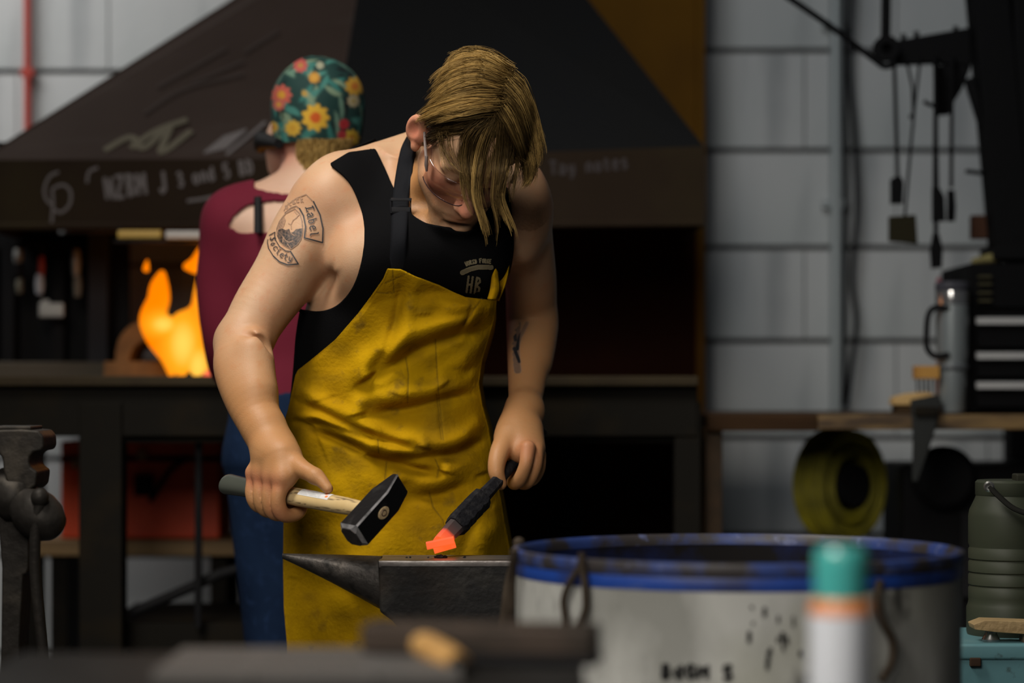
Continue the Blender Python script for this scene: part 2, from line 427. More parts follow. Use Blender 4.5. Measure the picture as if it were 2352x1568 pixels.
# ================================================================ setting
YW = 6.6
mortar = mat('mortar', (.20, .20, .20), .9, noise=(6, 4, (.13, .13, .13), .4, .7))
block = mat('white_painted_block', (.56, .57, .575), .75, noise=[((1.6, 1.6, .5), 5, (.40, .445, .445), .42, .66), ((9, 9, 1.2), 4, (.34, .36, .37), .54, .74)], bump=(90, .25))
wall = MB().box((.3, YW + .12, 1.9), (7.6, .2, 3.8)).build('wall_back', mortar); wall['kind'] = 'structure'
def zpx(py, d=YW): return CAMZ - (py - HY) / F * d
def xpx(px, d=YW): return (px - CX) / F * d
bl, bh = .50, 222 / F * YW; bme = {}
def block_row(z0, z1, x0, x1, shift):
    x = x0 - shift
    while x < x1:
        a, b = max(x, x0), min(x + bl, x1)
        if b - a > .04:
            key = (round(b - a, 3), round(z1 - z0, 3))
            if key not in bme:
                o = MB().box((0, 0, 0), (b - a - .004, .03, z1 - z0 - .015)).build('concrete_block', block, wall); bme[key] = o.data
                o.modifiers.clear()
            else: o = link('concrete_block', bme[key], block, wall, False)
            o.location = ((a + b) / 2, YW + .005 + R_.uniform(-.0015, .0015), (z0 + z1) / 2)
        x += bl
rows = [zpx(y) for y in (117 - 222 * 2, 117 - 222, 117, 346, 569, 783, 1005, 1227, 1449, 1671, 1893, 2115, 2170)]
for i in range(len(rows) - 1): block_row(rows[i + 1], rows[i], xpx(1300), 2.6, (.0 if i % 2 else .25) + .1)
rows = [zpx(165 + 222 * k) for k in range(-4, 10)]
for i in range(len(rows) - 1): block_row(rows[i + 1], rows[i], -2.4, xpx(1300) - .001, (.0 if i % 2 else .25) + .2)
conc = mat('concrete_floor', (.10, .098, .095), .75, noise=[(3, 6, (.06, .058, .055), .4, .7), (22, 4, (.14, .135, .13), .55, .75)], bump=(60, .2))
fl = MB().box((.3, 3.2, -.05), (8.4, 7.2, .1)).build('floor', conc); fl['kind'] = 'structure'
# conduits, cables and drips on the wall
gal = mat('painted_conduit', (.36, .40, .41), .5, .3)
c = thing('conduit_pipe', 'pale painted conduit running up the block wall right of the hood', 'pipe', (xpx(1917), YW - .03, 0))
MB().tube([(xpx(1917), YW - .035, .9), (xpx(1915), YW - .035, 3.0)], .017, 12).build('pipe', gal, c, True)
for py in (60, 470): MB().box((xpx(1916), YW - .022, zpx(py)), (.07, .03, .02)).build('pipe_clip', gal, c)
c = thing('red_conduit', 'thin red vertical pipe on the white wall at upper left', 'pipe', (xpx(68), YW - .03, 0))
redp = mat('red_paint', (.42, .045, .03), .5)
MB().tube([(xpx(70), YW - .035, 1.2), (xpx(69), YW - .035, 3.0)], .0105, 12).build('pipe', redp, c, True)
MB().box((xpx(69), YW - .03, zpx(170)), (.035, .03, .02)).build('pipe_clip', redp, c)
rub = mat('black_rubber', (.012, .012, .013), .6)
for k, (pl, r) in enumerate([([(1940, -60), (1938, 150), (1944, 400), (1940, 700), (1936, 932)], .0058), ([(1958, -60), (1952, 160), (1962, 300), (1968, 480), (1958, 640), (1966, 740), (1952, 870), (1942, 932)], .0075)]):
    o = MB().tube([P(x, y, YW - .06 - .02 * k) for x, y in spline(pl, 8)], r, 8).build('hanging_cable', rub, None, True)
    props(o, ('thin straight black cable hanging beside the pale conduit', 'thicker wavy black cable hanging in front of the block wall')[k], 'cable', 'cables on the wall')

# ---------------------------------------------------------------- forge hood
hood_b = mat('brown_hood_sheet', (.040, .027, .022), .65, .0, noise=[(2.5, 5, (.029, .0195, .0155), .4, .7), ((1.5, 8, 8), 4, (.052, .040, .035), .58, .8)], bump=(12, .1))
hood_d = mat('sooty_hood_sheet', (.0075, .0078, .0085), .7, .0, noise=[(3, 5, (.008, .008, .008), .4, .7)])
hood_s = mat('hood_skirt_sheet', (.024, .0155, .0095), .7, .0, noise=[(3, 5, (.019, .0115, .007), .4, .68), ((2, 9, 2), 4, (.033, .024, .011), .55, .75)])
chalk = mat('chalk', (.13, .115, .115), .9)
HD = thing('forge_hood', 'large dark brown sheet metal forge hood with chalk scribbles', 'hood', (xpx(800, 5.5), 5.5, zpx(522, 5.5)))
pt = lambda x, y, d: Vector(P(x, y, d))
SLb, RBb, SRb = pt(-40, 524, 5.62), pt(758, 523, 5.45), pt(1617, 517, 5.5)
def up_to(v, py): return Vector((v.x, v.y, CAMZ - (py - HY) / F * v.y))
SLt, RBt, SRt = up_to(SLb, 367), up_to(RBb, 364), up_to(SRb, 336)
TL, RT, TR = pt(792, -160, 6.05), pt(846, -160, 5.95), pt(1226, -160, 6.0)
BSL, BSR = Vector((SLb.x, YW - .02, SLb.z)), Vector((SRb.x, YW - .25, SRb.z))
def sheet4(name, pts, m, th=.006, parent=HD):
    n = (pts[1] - pts[0]).cross(pts[2] - pts[0]).normalized()
    if n.y > 0: n = -n
    return MB().prism(pts, -n * th).build(name, m, parent)
fpl = sheet4('slanted_sheet', [SLt, RBt, RT, TL], hood_b); fpd = sheet4('slanted_sheet', [RBt, SRt, TR, RT], hood_d); fpd['label'] = 'sooty black slanted sheet'
skl = sheet4('skirt_sheet', [SLb, RBb, RBt, SLt], hood_s); skr = sheet4('skirt_sheet', [RBb, SRb, SRt, RBt], hood_s)
sheet4('side_sheet', [SRb, BSR, Vector((BSR.x, BSR.y, SRt.z)), SRt], hood_s); sheet4('side_sheet', [SRt, Vector((BSR.x, BSR.y, SRt.z)), Vector((TR.x, BSR.y, TR.z)), TR], hood_d)
sheet4('side_sheet', [SLb, BSL, Vector((BSL.x, BSL.y, SLt.z)), SLt], hood_s)
sheet4('side_sheet', [SLt, Vector((BSL.x, BSL.y, SLt.z)), Vector((TL.x, BSL.y, TL.z)), TL], hood_b)
cbr = [TL, RT, TR, Vector((TR.x, YW - .3, TR.z)), Vector((TL.x, YW - .3, TL.z))]; MB().prism(cbr, (0, 0, 1.2)).build('chimney', hood_d, HD)
MB().box(((SLb.x + SRb.x) / 2, 6.1, SRt.z + .02), (SRb.x - SLb.x - .05, .9, .01)).build('inner_baffle', hood_d, HD)
for a, b in ((SLb, RBb), (RBb, SRb)): MB().tube([a + Vector((0, 0, .004)), b + Vector((0, 0, .004))], .009, 6).build('hem_bar', hood_s, HD, True)
# chalk writing lying on the sheets
def chalk_on(name, strokes, p0, p1, p2, w, parent, m=chalk):
    """strokes in photo pixels, laid on the plane through three points"""
    n = (p1 - p0).cross(p2 - p0).normalized(); 
    if n.y > 0: n = -n
    o = Vector((0, 0, CAMZ)); b = MB()
    for s_ in strokes:
        q = []
        for x, y in (spline(s_, 5) if len(s_) > 2 else s_):
            dv = Vector(P(x, y, 1.0)) - o; t = (p0 - o).dot(n) / dv.dot(n); q.append(o + dv * t + n * .0006)
        b.tube(q, w, 4, flat=1, up=n)
    b.v = [tuple(Vector(v) - n * max(0, ((Vector(v) - p0).dot(n) - .0014))) for v in b.v]
    return b.build(name, m, parent)
chalk_on('chalk_writing', [[(135, 395), (115, 405), (103, 430), (105, 455), (118, 470)], [(120, 432), (122, 470), (118, 520)], [(122, 432), (145, 425), (162, 440), (160, 470), (140, 488), (122, 480)]], SLb, RBb, RBt, .0035, skl)
chalk_on('chalk_writing', text_strokes('NZBM J', [(242, 458), (300, 450), (388, 440)], 48), SLb, RBb, RBt, .0045, skl)
chalk_on('chalk_writing', text_strokes('3 ond 5 BD', [(408, 430), (500, 412), (585, 398)], 32), SLb, RBb, RBt, .0034, skl)
chalk_on('chalk_writing', [[(430, 462), (480, 454), (530, 438), (590, 430), (640, 432)], [(200, 420), (205, 395), (225, 385)]], SLb, RBb, RBt, .0036, skl)
ch2 = mat('faint_chalk', (.055, .047, .047), .9)
chalk_on('chalk_writing', text_strokes('Tay notes', [(1262, 402), (1350, 396), (1446, 386)], 30), RBb, SRb, SRt, .0035, skr, ch2)
sm = [[(470 + 9 * i, 352 - 2 * i), (520 + 9 * i, 312 - 3 * i)] for i in range(6)] + [[(520, 355), (575, 310), (610, 280)]]
chalk_on('chalk_smear', sm, SLt, RBt, RT, .0045, fpl, mat('chalk_smear', (.14, .125, .125), .9))
faint = mat('faint_smear', (.10, .088, .06), .9)
chalk_on('chalk_smear', [[(240, 345), (300, 315), (330, 340), (390, 290), (370, 350), (440, 300)], [(300, 340), (360, 300), (430, 275)]], SLt, RBt, RT, .009, fpl, faint)
chalk_on('chalk_smear', [[(360, 200), (450, 150), (520, 110)], [(440, 190), (560, 140)], [(330, 260), (420, 205), (560, 170)], [(560, 120), (640, 70)]], SLt, RBt, RT, .003, fpl, mat('scuff', (.062, .050, .046), .9))
# rust-brown partition behind the hood
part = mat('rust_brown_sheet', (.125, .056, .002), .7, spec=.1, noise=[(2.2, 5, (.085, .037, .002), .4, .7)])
pn = thing('steel_partition', 'rust brown sheet steel partition behind the hood', 'partition', (xpx(1350, 6.3), 6.3, 0))
zs_ = zpx(505, 6.3); wpn = xpx(1615, 6.3) - xpx(560, 6.3)
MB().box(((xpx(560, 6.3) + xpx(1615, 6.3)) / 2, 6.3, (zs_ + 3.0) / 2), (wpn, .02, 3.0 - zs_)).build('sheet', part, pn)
lsh = MB().box(((xpx(560, 6.3) + xpx(1615, 6.3)) / 2, 6.3, zs_ / 2), (wpn, .02, zs_ - .003)).build('sheet', mat('shaded_red_sheet', (.028, .0075, .0035), .8, noise=[(2.5, 5, (.014, .004, .0022), .4, .7)]), pn); lsh['label'] = 'red lower sheet with hood shade in its colour'  # darker red stands in for the hood's shade on the lower sheet
MB().box((xpx(1608, 6.28), 6.275, 1.55), (.022, .03, 2.9)).build('edge_angle', part, pn)

# ---------------------------------------------------------------- forge table, fire
dsteel = mat('dark_forge_steel', (.011, .0098, .0078), .7, .0, noise=[(8, 5, (.017, .013, .008), .5, .7)], bump=(50, .2))
FT = thing('forge_table', 'dark steel forge table on square legs under the hood', 'table', (xpx(700, 5.3), 5.35, 0))
ztab = 1.099
MB().box((xpx(760, 5.3), 5.78, ztab - .02), (xpx(1600, 5.3) - xpx(-80, 5.3), 1.0, .03)).build('hearth_plate', dsteel, FT)
MB().box((xpx(760, 5.3), 5.28, ztab - .055), (xpx(1600, 5.3) - xpx(-80, 5.3), .014, .12)).build('front_apron', dsteel, FT, bevel=.003)
MB().box((xpx(760, 5.3), 5.262, ztab + .006), (xpx(1600, 5.3) - xpx(-80, 5.3), .03, .022)).build('front_rim', mat('worn_brown_edge', (.05, .038, .022), .6, .3, noise=(12, 4, (.04, .03, .02), .4, .7)), FT, bevel=.003)
for x, w, y in ((237, .094, 5.3), (1578, .058, 5.3), (80, .05, 6.2), (1310, .05, 6.2)):
    MB().box((xpx(x, y), y, (ztab - .04) / 2), (w, w * .8, ztab - .04)).build('leg', dsteel, FT, bevel=.004)
MB().box((xpx(420, 5.3), 5.31, zpx(985, 5.3)), (xpx(520, 5.3) - xpx(290, 5.3) + .1, .02, .06)).build('cross_rail', dsteel, FT)
MB().box((xpx(1420, 5.3), 5.31, zpx(985, 5.3)), (xpx(1600, 5.3) - xpx(1210, 5.3), .02, .06)).build('cross_rail', dsteel, FT)
MB().box((xpx(150, 5.95), 5.95, (ztab + zpx(836, 5.95)) / 2), (xpx(345, 5.95) - xpx(-60, 5.95), .03, zpx(836, 5.95) - ztab + .01)).build('back_ledge', mat('ledge_brown', (.07, .056, .036), .7), FT, bevel=.003)
MB().tube([P(457, 930, 5.35), P(455, 1440, 5.35)], .0085, 10).build('drop_pipe', rub, FT, True)
MB().tube([P(300, 1408, 5.4), P(400, 1365, 5.4), P(505, 1318, 5.4), P(570, 1300, 5.42)], .012, 10).build('brace_pipe', rub, FT, True)
MB().box((xpx(640, 5.6), 5.65, zpx(1500, 5.6)), (.75, .5, .18)).build('lower_tray', dsteel, FT)
# fire
fire = bpy.data.materials.new('fire_glow'); fire.use_nodes = True; nt = fire.node_tree; nt.nodes.clear()
o_ = nt.nodes.new('ShaderNodeOutputMaterial'); em = nt.nodes.new('ShaderNodeEmission'); at = nt.nodes.new('ShaderNodeAttribute'); at.attribute_name = 'glow'; rp = nt.nodes.new('ShaderNodeValToRGB')
rp.color_ramp.elements[0].position = 0; rp.color_ramp.elements[0].color = (.60, .12, .002, 1); rp.color_ramp.elements[1].position = 1; rp.color_ramp.elements[1].color = (1, .62, .10, 1)
for q, c_ in ((.35, (1, .21, .0, 1)), (.7, (1, .36, .012, 1))): rp.color_ramp.elements.new(q).color = c_
nt.links.new(at.outputs['Fac'], rp.inputs[0]); nt.links.new(rp.outputs[0], em.inputs[0]); em.inputs[1].default_value = 1.25; nt.links.new(em.outputs[0], o_.inputs[0])
fd = 5.62
ff = Field((xpx(300, fd), fd - .16, zpx(900, fd)), (xpx(640, fd), fd + .16, zpx(520, fd)), .0045)
def flame(pts, rad, k=.03): ff.chain([P(x, y, fd + (.03 * math.sin(i + x)))  for i, (x, y) in enumerate(pts)], [r / F * fd for r in rad], k)
flame([(372, 628), (366, 660), (364, 690), (350, 732), (374, 765), (408, 805), (424, 850), (428, 876)], [9, 22, 26, 30, 42, 44, 38, 26], .02)
flame([(333, 742), (350, 745)], [9, 20], .015); flame([(488, 548), (476, 575), (458, 606), (428, 612)], [9, 20, 22, 9], .015); flame([(425, 742), (455, 735)], [30, 30])
flame([(478, 600), (476, 640), (466, 690), (472, 740), (484, 800), (478, 866)], [22, 24, 24, 32, 32, 28], .02); flame([(480, 870), (520, 800), (540, 700), (530, 600)], [40, 56, 46, 26], .02)
flame([(338, 598), (336, 618)], [4, 9], .005)
fv, fq = ff.nets(); fv = relax(fv, fq, 4)
pz = to_px(fv); dist = np.clip((zpx(540, fd) - fv[:, 2]) / .36, 0, 1); core = np.maximum.reduce([np.exp(-((pz - np.array(c)) ** 2 / np.array(s) ** 2).sum(1)) for c, s in (((420, 790), (45, 80)), ((375, 745), (40, 28)), ((455, 840), (35, 60)), ((470, 680), (22, 60)), ((490, 790), (20, 80)))])
fo = link('forge_fire', npmesh('forge_fire', fv, fq, {'glow': np.clip(.32 + .62 * core, 0, 1)}), fire)
props(fo, 'tall orange flames rising from the forge beside the maroon top', 'fire'); fo['kind'] = 'thing'
fl_ = bpy.data.lights.new('fire_light', 'POINT'); fl_.energy = .5; fl_.color = (1, .42, .10); fl_.shadow_soft_size = .12; flo = bpy.data.objects.new('fire_light', fl_); COL.objects.link(flo); flo.location = P(440, 760, fd - .25)
coal = mat('black_coal', (.012, .011, .010), .6, bump=(60, .5)); b = MB()
for i in range(90):
    c_ = P(R_.uniform(400, 660), 874, fd + R_.uniform(-.22, .2)); r = R_.uniform(.008, .014); c_[2] = ztab - .005 + r * .8 + R_.uniform(.0, .012); n0 = len(b.v); b.sphere(c_, r, 6, (1, .9, .8)); b.v[n0:] = [tuple(np.array(v) + NP.normal(0, r * .18, 3)) for v in b.v[n0:]]
o = b.build('coal_bed', coal); props(o, 'bed of black coal under the flames', 'coal', kind='stuff')
hotc = mat('hot_coal', (.3, .04, .03), .8, emis=(1, .16, .07), emis_s=.9)
for i, (x, y) in enumerate([(484, 862), (500, 868), (520, 872)]):
    b = MB(); b.sphere(P(x, y, fd - .2), .014, 8); b.v = [tuple(np.array(v) + NP.normal(0, .0018, 3)) for v in b.v]
    props(b.build('glowing_coal', hotc), 'glowing pink coal at the foot of the flames', 'coal', 'glowing coals')
pot = mat('fire_clay', (.22, .12, .045), .85, noise=(14, 5, (.12, .065, .025), .4, .7), bump=(40, .4))
fp = thing('fire_brick_arch', 'low rounded brown fire clay arch behind the flames', 'fire brick', tuple(P(345, 830, 5.85)))
rs = []; 
for i in range(2):
    d_ = (5.78, 5.98)[i]; pr = [P(345 + 82 * math.cos(a), 832 - 100 * math.sin(a) ** .8, 5.78) for a in np.linspace(0, math.pi, 15)] + [P(345 + 48 * math.cos(a), 832 - 52 * math.sin(a), 5.78) for a in np.linspace(math.pi, 0, 11)]
    rs.append([Vector((p[0], d_, p[2])) for p in pr])
MB().loft(rs).build('arch', pot, fp, bevel=.004)
MB().box((P(345, 836, 5.85)[0], 5.88, (ztab - .005 + zpx(832, 5.78)) / 2), (.2, .22, zpx(832, 5.78) - ztab + .01)).build('hearth_brick', pot, fp, bevel=.004)

# ---- black rack under the hood with hung tools
blk = mat('black_paint', (.010, .010, .011), .5)
rk = thing('tool_rack', 'black steel rack under the left of the hood', 'rack', (xpx(120, 6.0), 6.05, ztab))
MB().box((xpx(100, 6.1), 6.12, (ztab + zpx(535, 6.1)) / 2), (xpx(330, 6.1) - xpx(-60, 6.1), .015, zpx(535, 6.1) - ztab)).build('back_sheet', blk, rk)
MB().box((xpx(228, 6.0), 6.0, (ztab + zpx(535, 6.0)) / 2), (.05, .05, zpx(535, 6.0) - ztab - .004)).build('upright', mat('grey_upright', (.035, .035, .04), .6), rk, bevel=.004)
for x in (-20, 20, 135): MB().box((xpx(x, 6.05), 6.06, (ztab + zpx(560, 6.05)) / 2), (.035, .05, zpx(560, 6.05) - ztab - .004)).build('upright', blk, rk, bevel=.004)
MB().box((xpx(100, 6.05), 6.05, zpx(563, 6.05)), (xpx(250, 6.0) - xpx(-40, 6.0), .03, .02)).build('hang_rail', blk, rk)
palem = mat('pale_metal', (.42, .43, .41), .45, .5)
def hung(px, py, label, pieces, cat='tool'):
    t = thing('hung_tool', label, cat, tuple(P(px, py, 5.97)), 'tools hung on the black rack')
    for nm, m, (dx, y0, y1, r, fl) in pieces:
        MB().tube([P(px + dx, y0, 5.965), P(px + dx, (y0 + y1) / 2, 5.96), P(px + dx, y1, 5.965)], [r * .8, r, r * .75], 12, flat=fl).build(nm, m, t, True)
hung(42, 560, 'leftmost black tool on the rack with a short pale grip', [('hook', blk, (0, 560, 580, .006, 1)), ('pale_grip', palem, (0, 575, 602, .018, .7)), ('body', blk, (1, 602, 640, .016, .7)), ('pale_tip', mat('dull_tip', (.14, .14, .11), .5), (3, 640, 672, .014, .7))])
hung(93, 580, 'slim tool on the rack with red neck and white end', [('neck', blk, (2, 560, 590, .008, 1)), ('red_neck', redp, (2, 590, 634, .0085, 1)), ('white_end', mat('white_end', (.5, .55, .62), .4), (-2, 632, 674, .013, .9))])
hung(175, 560, 'black tool on the rack with a long pale grey grip', [('hook', blk, (0, 560, 580, .006, 1)), ('pale_grip', palem, (0, 575, 632, .018, .7)), ('lower_grip', mat('dull_grip', (.2, .2, .17), .5), (3, 632, 680, .016, .7))])
t = thing('name_plate', 'small pale plate on the dark rack below the hung tools', 'plate', tuple(P(118, 712, 5.96)))
MB().box(P(118, 712, 5.96), (.062, .008, .036)).build('plate', palem, t, bevel=.004); MB().box(P(104, 694, 5.962), (.018, .01, .012)).build('tab', palem, t)
yb = mat('yellow_strip', (.50, .32, .06), .5)
props(MB().box(P(322, 539, 5.47), (.100, .026, .020)).build('yellow_box', yb, None, bevel=.004), 'yellow box on the ledge under the hood', 'box'); props(MB().box(P(440, 540, 5.44), (.115, .026, .019)).build('white_tube_box', mat('white_card', (.5, .48, .46), .6), None, bevel=.004), 'whitish box on the ledge under the hood beside the yellow one', 'box')
lg = MB().box(((xpx(262, 5.46) + xpx(560, 5.46)) / 2, 5.475, zpx(551, 5.46) - .003), (xpx(560, 5.46) - xpx(262, 5.46), .05, .006)).build('ledge', blk, HD)
for x in (266, 556): MB().box((xpx(x, 5.46), 5.51, (zpx(551, 5.46) + zpx(520, 5.5)) / 2), (.008, .008, zpx(520, 5.5) - zpx(551, 5.46))).build('ledge_hanger', blk, HD)
# ---- things under the table: red box on a board, pale panel
redb = mat('red_box_paint', (.80, .075, .012), .5, noise=(6, 4, (.6, .045, .01), .45, .7))
bx_ = thing('red_tool_box', 'big red metal box on the board under the forge table', 'box', tuple(P(320, 1230, 6.0)))
x0, x1 = xpx(140, 6.0), xpx(505, 6.0); z0, z1 = zpx(1236, 6.0), zpx(1012, 6.0)
MB().box(((x0 + x1) / 2, 6.12, (z0 + z1) / 2), (x1 - x0, .25, z1 - z0)).build('case', redb, bx_, bevel=.006)
MB().box(((x0 + x1) / 2, 6.12, z1 - .045), (x1 - x0 + .008, .262, .012)).build('lid_seam', blk, bx_)
for x, y in ((175, 1065), (325, 1045)): MB().tube([P(x, y, 5.99), P(x, y, 5.975)], .013, 14).build('round_badge', mat('brass_badge', (.45, .22, .10), .4, .4), bx_)
MB().box(P(330, 1115, 5.985), (.045, .02, .05)).build('latch', blk, bx_, bevel=.003); MB().tube([P(345, 1150, 5.985), P(390, 1080, 5.97), P(430, 1050, 5.985)], .007, 8).build('handle', blk, bx_, True)
wood = mat('bench_pine', (.30, .185, .075), .6, noise=[((2, 2, 30), 5, (.20, .115, .045), .4, .7)])
bd = thing('shelf_board', 'pale wooden board shelf carrying the red box', 'shelf', tuple(P(320, 1255, 6.0)))
MB().box(((x0 + x1) / 2, 6.1, z0 - .02), (x1 - x0 + .1, .32, .038)).build('board', wood, bd, bevel=.003)
for x in (x0, x1): MB().box((x, 6.1, (z0 - .04) / 2), (.04, .26, z0 - .04)).build('leg', dsteel, bd)
# ================================================================ the smith
skin = mat('skin', (.46, .285, .170), .5, noise=[(9, 5, (.43, .235, .13), .42, .68), (60, 3, (.44, .21, .11), .55, .8)], bump=(420, .12), sss=.12, spec=.3)
attr_mix(skin, 'tan', (.40, .185, .062)); attr_mix(skin, 'flush', (.56, .17, .11)); attr_mix(skin, 'beard', (.17, .085, .035))
lip = None
man = thing('person', 'man in yellow leather apron and black tank top bending over the anvil, hammer in hand', 'person', (P(905, 1000, 4.2)[0], 4.25, 0))
H_ = 0.0024
fT = Field((-.42, 3.78, .60), (.12, 4.46, 1.72), H_)
fA = Field((-.54, 3.62, .82), (.16, 4.50, 1.60), H_)

def row(py, cx, hw, d, b): 
    p = P(cx, py, d); return (p[2], p[0], d, hw / F * d, b)
torso_rows = [row(372, 985, 66, 4.15, .056), row(400, 985, 105, 4.15, .066), row(440, 985, 168, 4.15, .086), row(500, 978, 200, 4.14, .104), row(600, 955, 214, 4.15, .118), row(690, 914, 208, 4.17, .12),
              row(760, 897, 205, 4.18, .116), row(850, 883, 197, 4.20, .113), row(960, 886, 212, 4.22, .118), row(1080, 892, 220, 4.24, .124), row(1250, 905, 230, 4.25, .12), row(1500, 915, 230, 4.25, .11)]
fT.stack(torso_rows, 0, 2.25)
# shoulders, neck and trapezius
SL, SR = P(768, 462, 4.12), P(1192, 470, 4.15)
fT.ell(SL, (.068, .072, .072), .05); fT.ell(SR + np.array([-.005, 0, 0]), (.058, .066, .075), .05)
NB = P(985, 425, 4.19)
fT.cone(P(950, 365, 4.2), P(800, 412, 4.14), .048, .046, .04); fT.cone(P(1030, 370, 4.2), P(1170, 425, 4.16), .048, .044, .04)
fT.cone(P(830, 600, 4.06), P(930, 570, 4.045), .05, .05, .05); fT.cone(P(1090, 590, 4.055), P(1010, 570, 4.045), .05, .05, .05)   # chest

fBare = fT.D.copy()

# ---- head (local frame: lateral, forward, up; origin between the ear canals)
pitch, yaw, roll = [math.radians(a) for a in (51, 24, 26)]
fw = np.array([0, -math.cos(pitch), -math.sin(pitch)]); up = np.array([0, -math.sin(pitch), math.cos(pitch)]); lt = np.array([1., 0, 0])
fw, lt = fw * math.cos(yaw) + lt * math.sin(yaw), lt * math.cos(yaw) - fw * math.sin(yaw)
def rollv(v): return np.array([v[0] * math.cos(roll) + v[2] * math.sin(roll), v[1], -v[0] * math.sin(roll) + v[2] * math.cos(roll)])
fw, up, lt = rollv(fw), rollv(up), rollv(lt)
HM = np.stack([lt, fw, up], 1); HO = P(1074, 335, 3.97)
def hp(x, y, z): return HO + HM @ np.array([x, y, z])
def he(c, r, k=.012, sign=1, tilt=None):
    M = HM if tilt is None else HM @ tilt
    fT.ell(hp(*c), r, k, M, sign)
def hc(a, b, ra, rb, k=.01, sign=1, flat=None): fT.cone(hp(*a), hp(*b), ra, rb, k, flat, sign)
CRC, CRR = np.array([0, -.014, .046]), np.array([.0735, .098, .088])
fT.cone(hp(0, -.035, -.03), NB, .056, .062, .03)
fT.cone(hp(-.03, .005, -.05), P(935, 470, 4.09), .026, .022, .03); fT.cone(hp(.03, .01, -.05), P(1040, 480, 4.09), .026, .022, .03)
fT.cone(hp(0, .012, -.08), P(985, 490, 4.085), .026, .03, .012)
he(CRC, CRR, .01); he((0, .03, .05), (.062, .062, .06), .02); he((0, .04, -.02), (.058, .056, .072), .02)
for s in (-1, 1):
    hc((s * .053, .004, -.045), (s * .022, .07, -.1), .019, .017, .02); he((s * .043, .062, -.018), (.022, .022, .02), .018)
    he((s * .031, .1, .010), (.019, .016, .013), .014, -1); fT.ell(hp(s * .031, .0765, .010), (.0135,) * 3, .004)
    hc((s * .013, .083, .027), (s * .046, .072, .026), .011, .010, .012)
    hc((s * .048, .035, -.052), (s * .028, .07, -.065), .02, .018, .02)
he((0, .074, -.06), (.036, .03, .034), .016); hc((-.012, .083, -.103), (.012, .083, -.103), .018, .018, .015); he((0, .07, -.09), (.034, .028, .02), .015)
hc((0, .09, .018), (0, .117, -.022), .008, .0105, .012); he((0, .119, -.026), (.0125, .012, .011), .006)
for s in (-1, 1): he((s * .0125, .107, -.029), (.0085, .011, .009), .006); he((s * .006, .116, -.037), (.004, .006, .004), .003, -1)
hc((-.019, .093, -.0585), (.019, .093, -.0585), .0065, .0065, .007); hc((0, .099, -.058), (0, .1, -.059), .006, .006, .006)
hc((-.016, .094, -.0715), (.016, .094, -.0715), .0075, .0075, .006)
hc((-.025, .093, -.065), (.025, .093, -.065), .0022, .0022, .003, -1); he((0, .097, -.086), (.022, .008, .006), .008, -1)
for s in (-1, 1):   # ears
    a = math.radians(-14); tl = np.array([[1, 0, 0], [0, math.cos(a), -math.sin(a)], [0, math.sin(a), math.cos(a)]])
    b = math.radians(32 * s); rz = np.array([[math.cos(b), -math.sin(b), 0], [math.sin(b), math.cos(b), 0], [0, 0, 1]])
    he((s * .088, -.016, .006), (.0085, .021, .034), .004, 1, rz @ tl); he((s * .073, -.004, -.0), (.012, .012, .02), .008, 1, tl)
    he((s * .0965, -.010, .008), (.0085, .0125, .022), .003, -1, rz @ tl); he((s * .082, -.006, -.024), (.008, .010, .011), .005)

# ---- arms
def arm(pts, rad, k=.02, flat=None, inner=.01): fA.chain([np.array(p) for p in pts], rad, k, flat, inner)
EL, WL = P(562, 795, 4.05), P(634, 1040, 3.925)
arm([P(742, 490, 4.12), P(703, 546, 4.115), P(658, 628, 4.10), P(601, 712, 4.075), P(562, 782, 4.055)], [.065, .0625, .0565, .0505, .045], .03)
fA.ell(P(690, 590, 4.085), (.034, .04, .07), .03, np.array([[.87, 0, .5], [0, 1, 0], [-.5, 0, .87]]))
fA.ell(P(530, 795, 4.075), (.024, .026, .03), .03)                                                   # point of the elbow
arm([P(562, 786, 4.05), P(553, 840, 4.02), P(572, 910, 3.985), P(604, 985, 3.95), WL], [.043, .0455, .0425, .0355, .0300], .02)
fA.cone(P(585, 815, 4.0), P(596, 890, 3.97), .028, .024, .03); fA.cone(P(612, 985, 3.945), WL, .029, .029, .02)
fA.ell(P(584, 822, 3.995), (.022, .02, .045), .02); fA.cone(P(560, 765, 3.99), P(620, 796, 3.995), .001, .006, .02, None, -1)
# right arm: upper arm goes back, forearm comes forward
ER = P(1220, 738, 4.33)
arm([SR + np.array([.0, 0, -.01]), P(1208, 560, 4.2), P(1219, 650, 4.27), ER, P(1217, 800, 4.27), P(1211, 870, 4.21), P(1204, 945, 4.145)], [.055, .0475, .0455, .0445, .0405, .0335, .0262], .03)
fA.ell(P(1203, 520, 4.13), (.036, .046, .065), .03)
fA.cone(P(1240, 745, 4.31), P(1228, 830, 4.25), .024, .020, .03)

# ---- hammer frame (the hand closes round it)
hx = np.array([.69, -.72, -.082]); hx /= np.linalg.norm(hx)
ha = np.array([-.554, 0, -.612]); ha[1] = -(hx[0] * ha[0] + hx[2] * ha[2]) / hx[1]; ha /= np.linalg.norm(ha)
hb = np.cross(hx, ha); hb = hb if hb[1] < 0 else -hb
HG = P(640, 1133, 3.915)                       # grip centre
HH = HG + hx * .240                            # centre of the hammer head
def hand_frame(o, side, down, out):            # side: along the knuckles, down: towards the fingers, out: back of the hand
    return lambda s, d, n: o + side * s + down * d + out * n
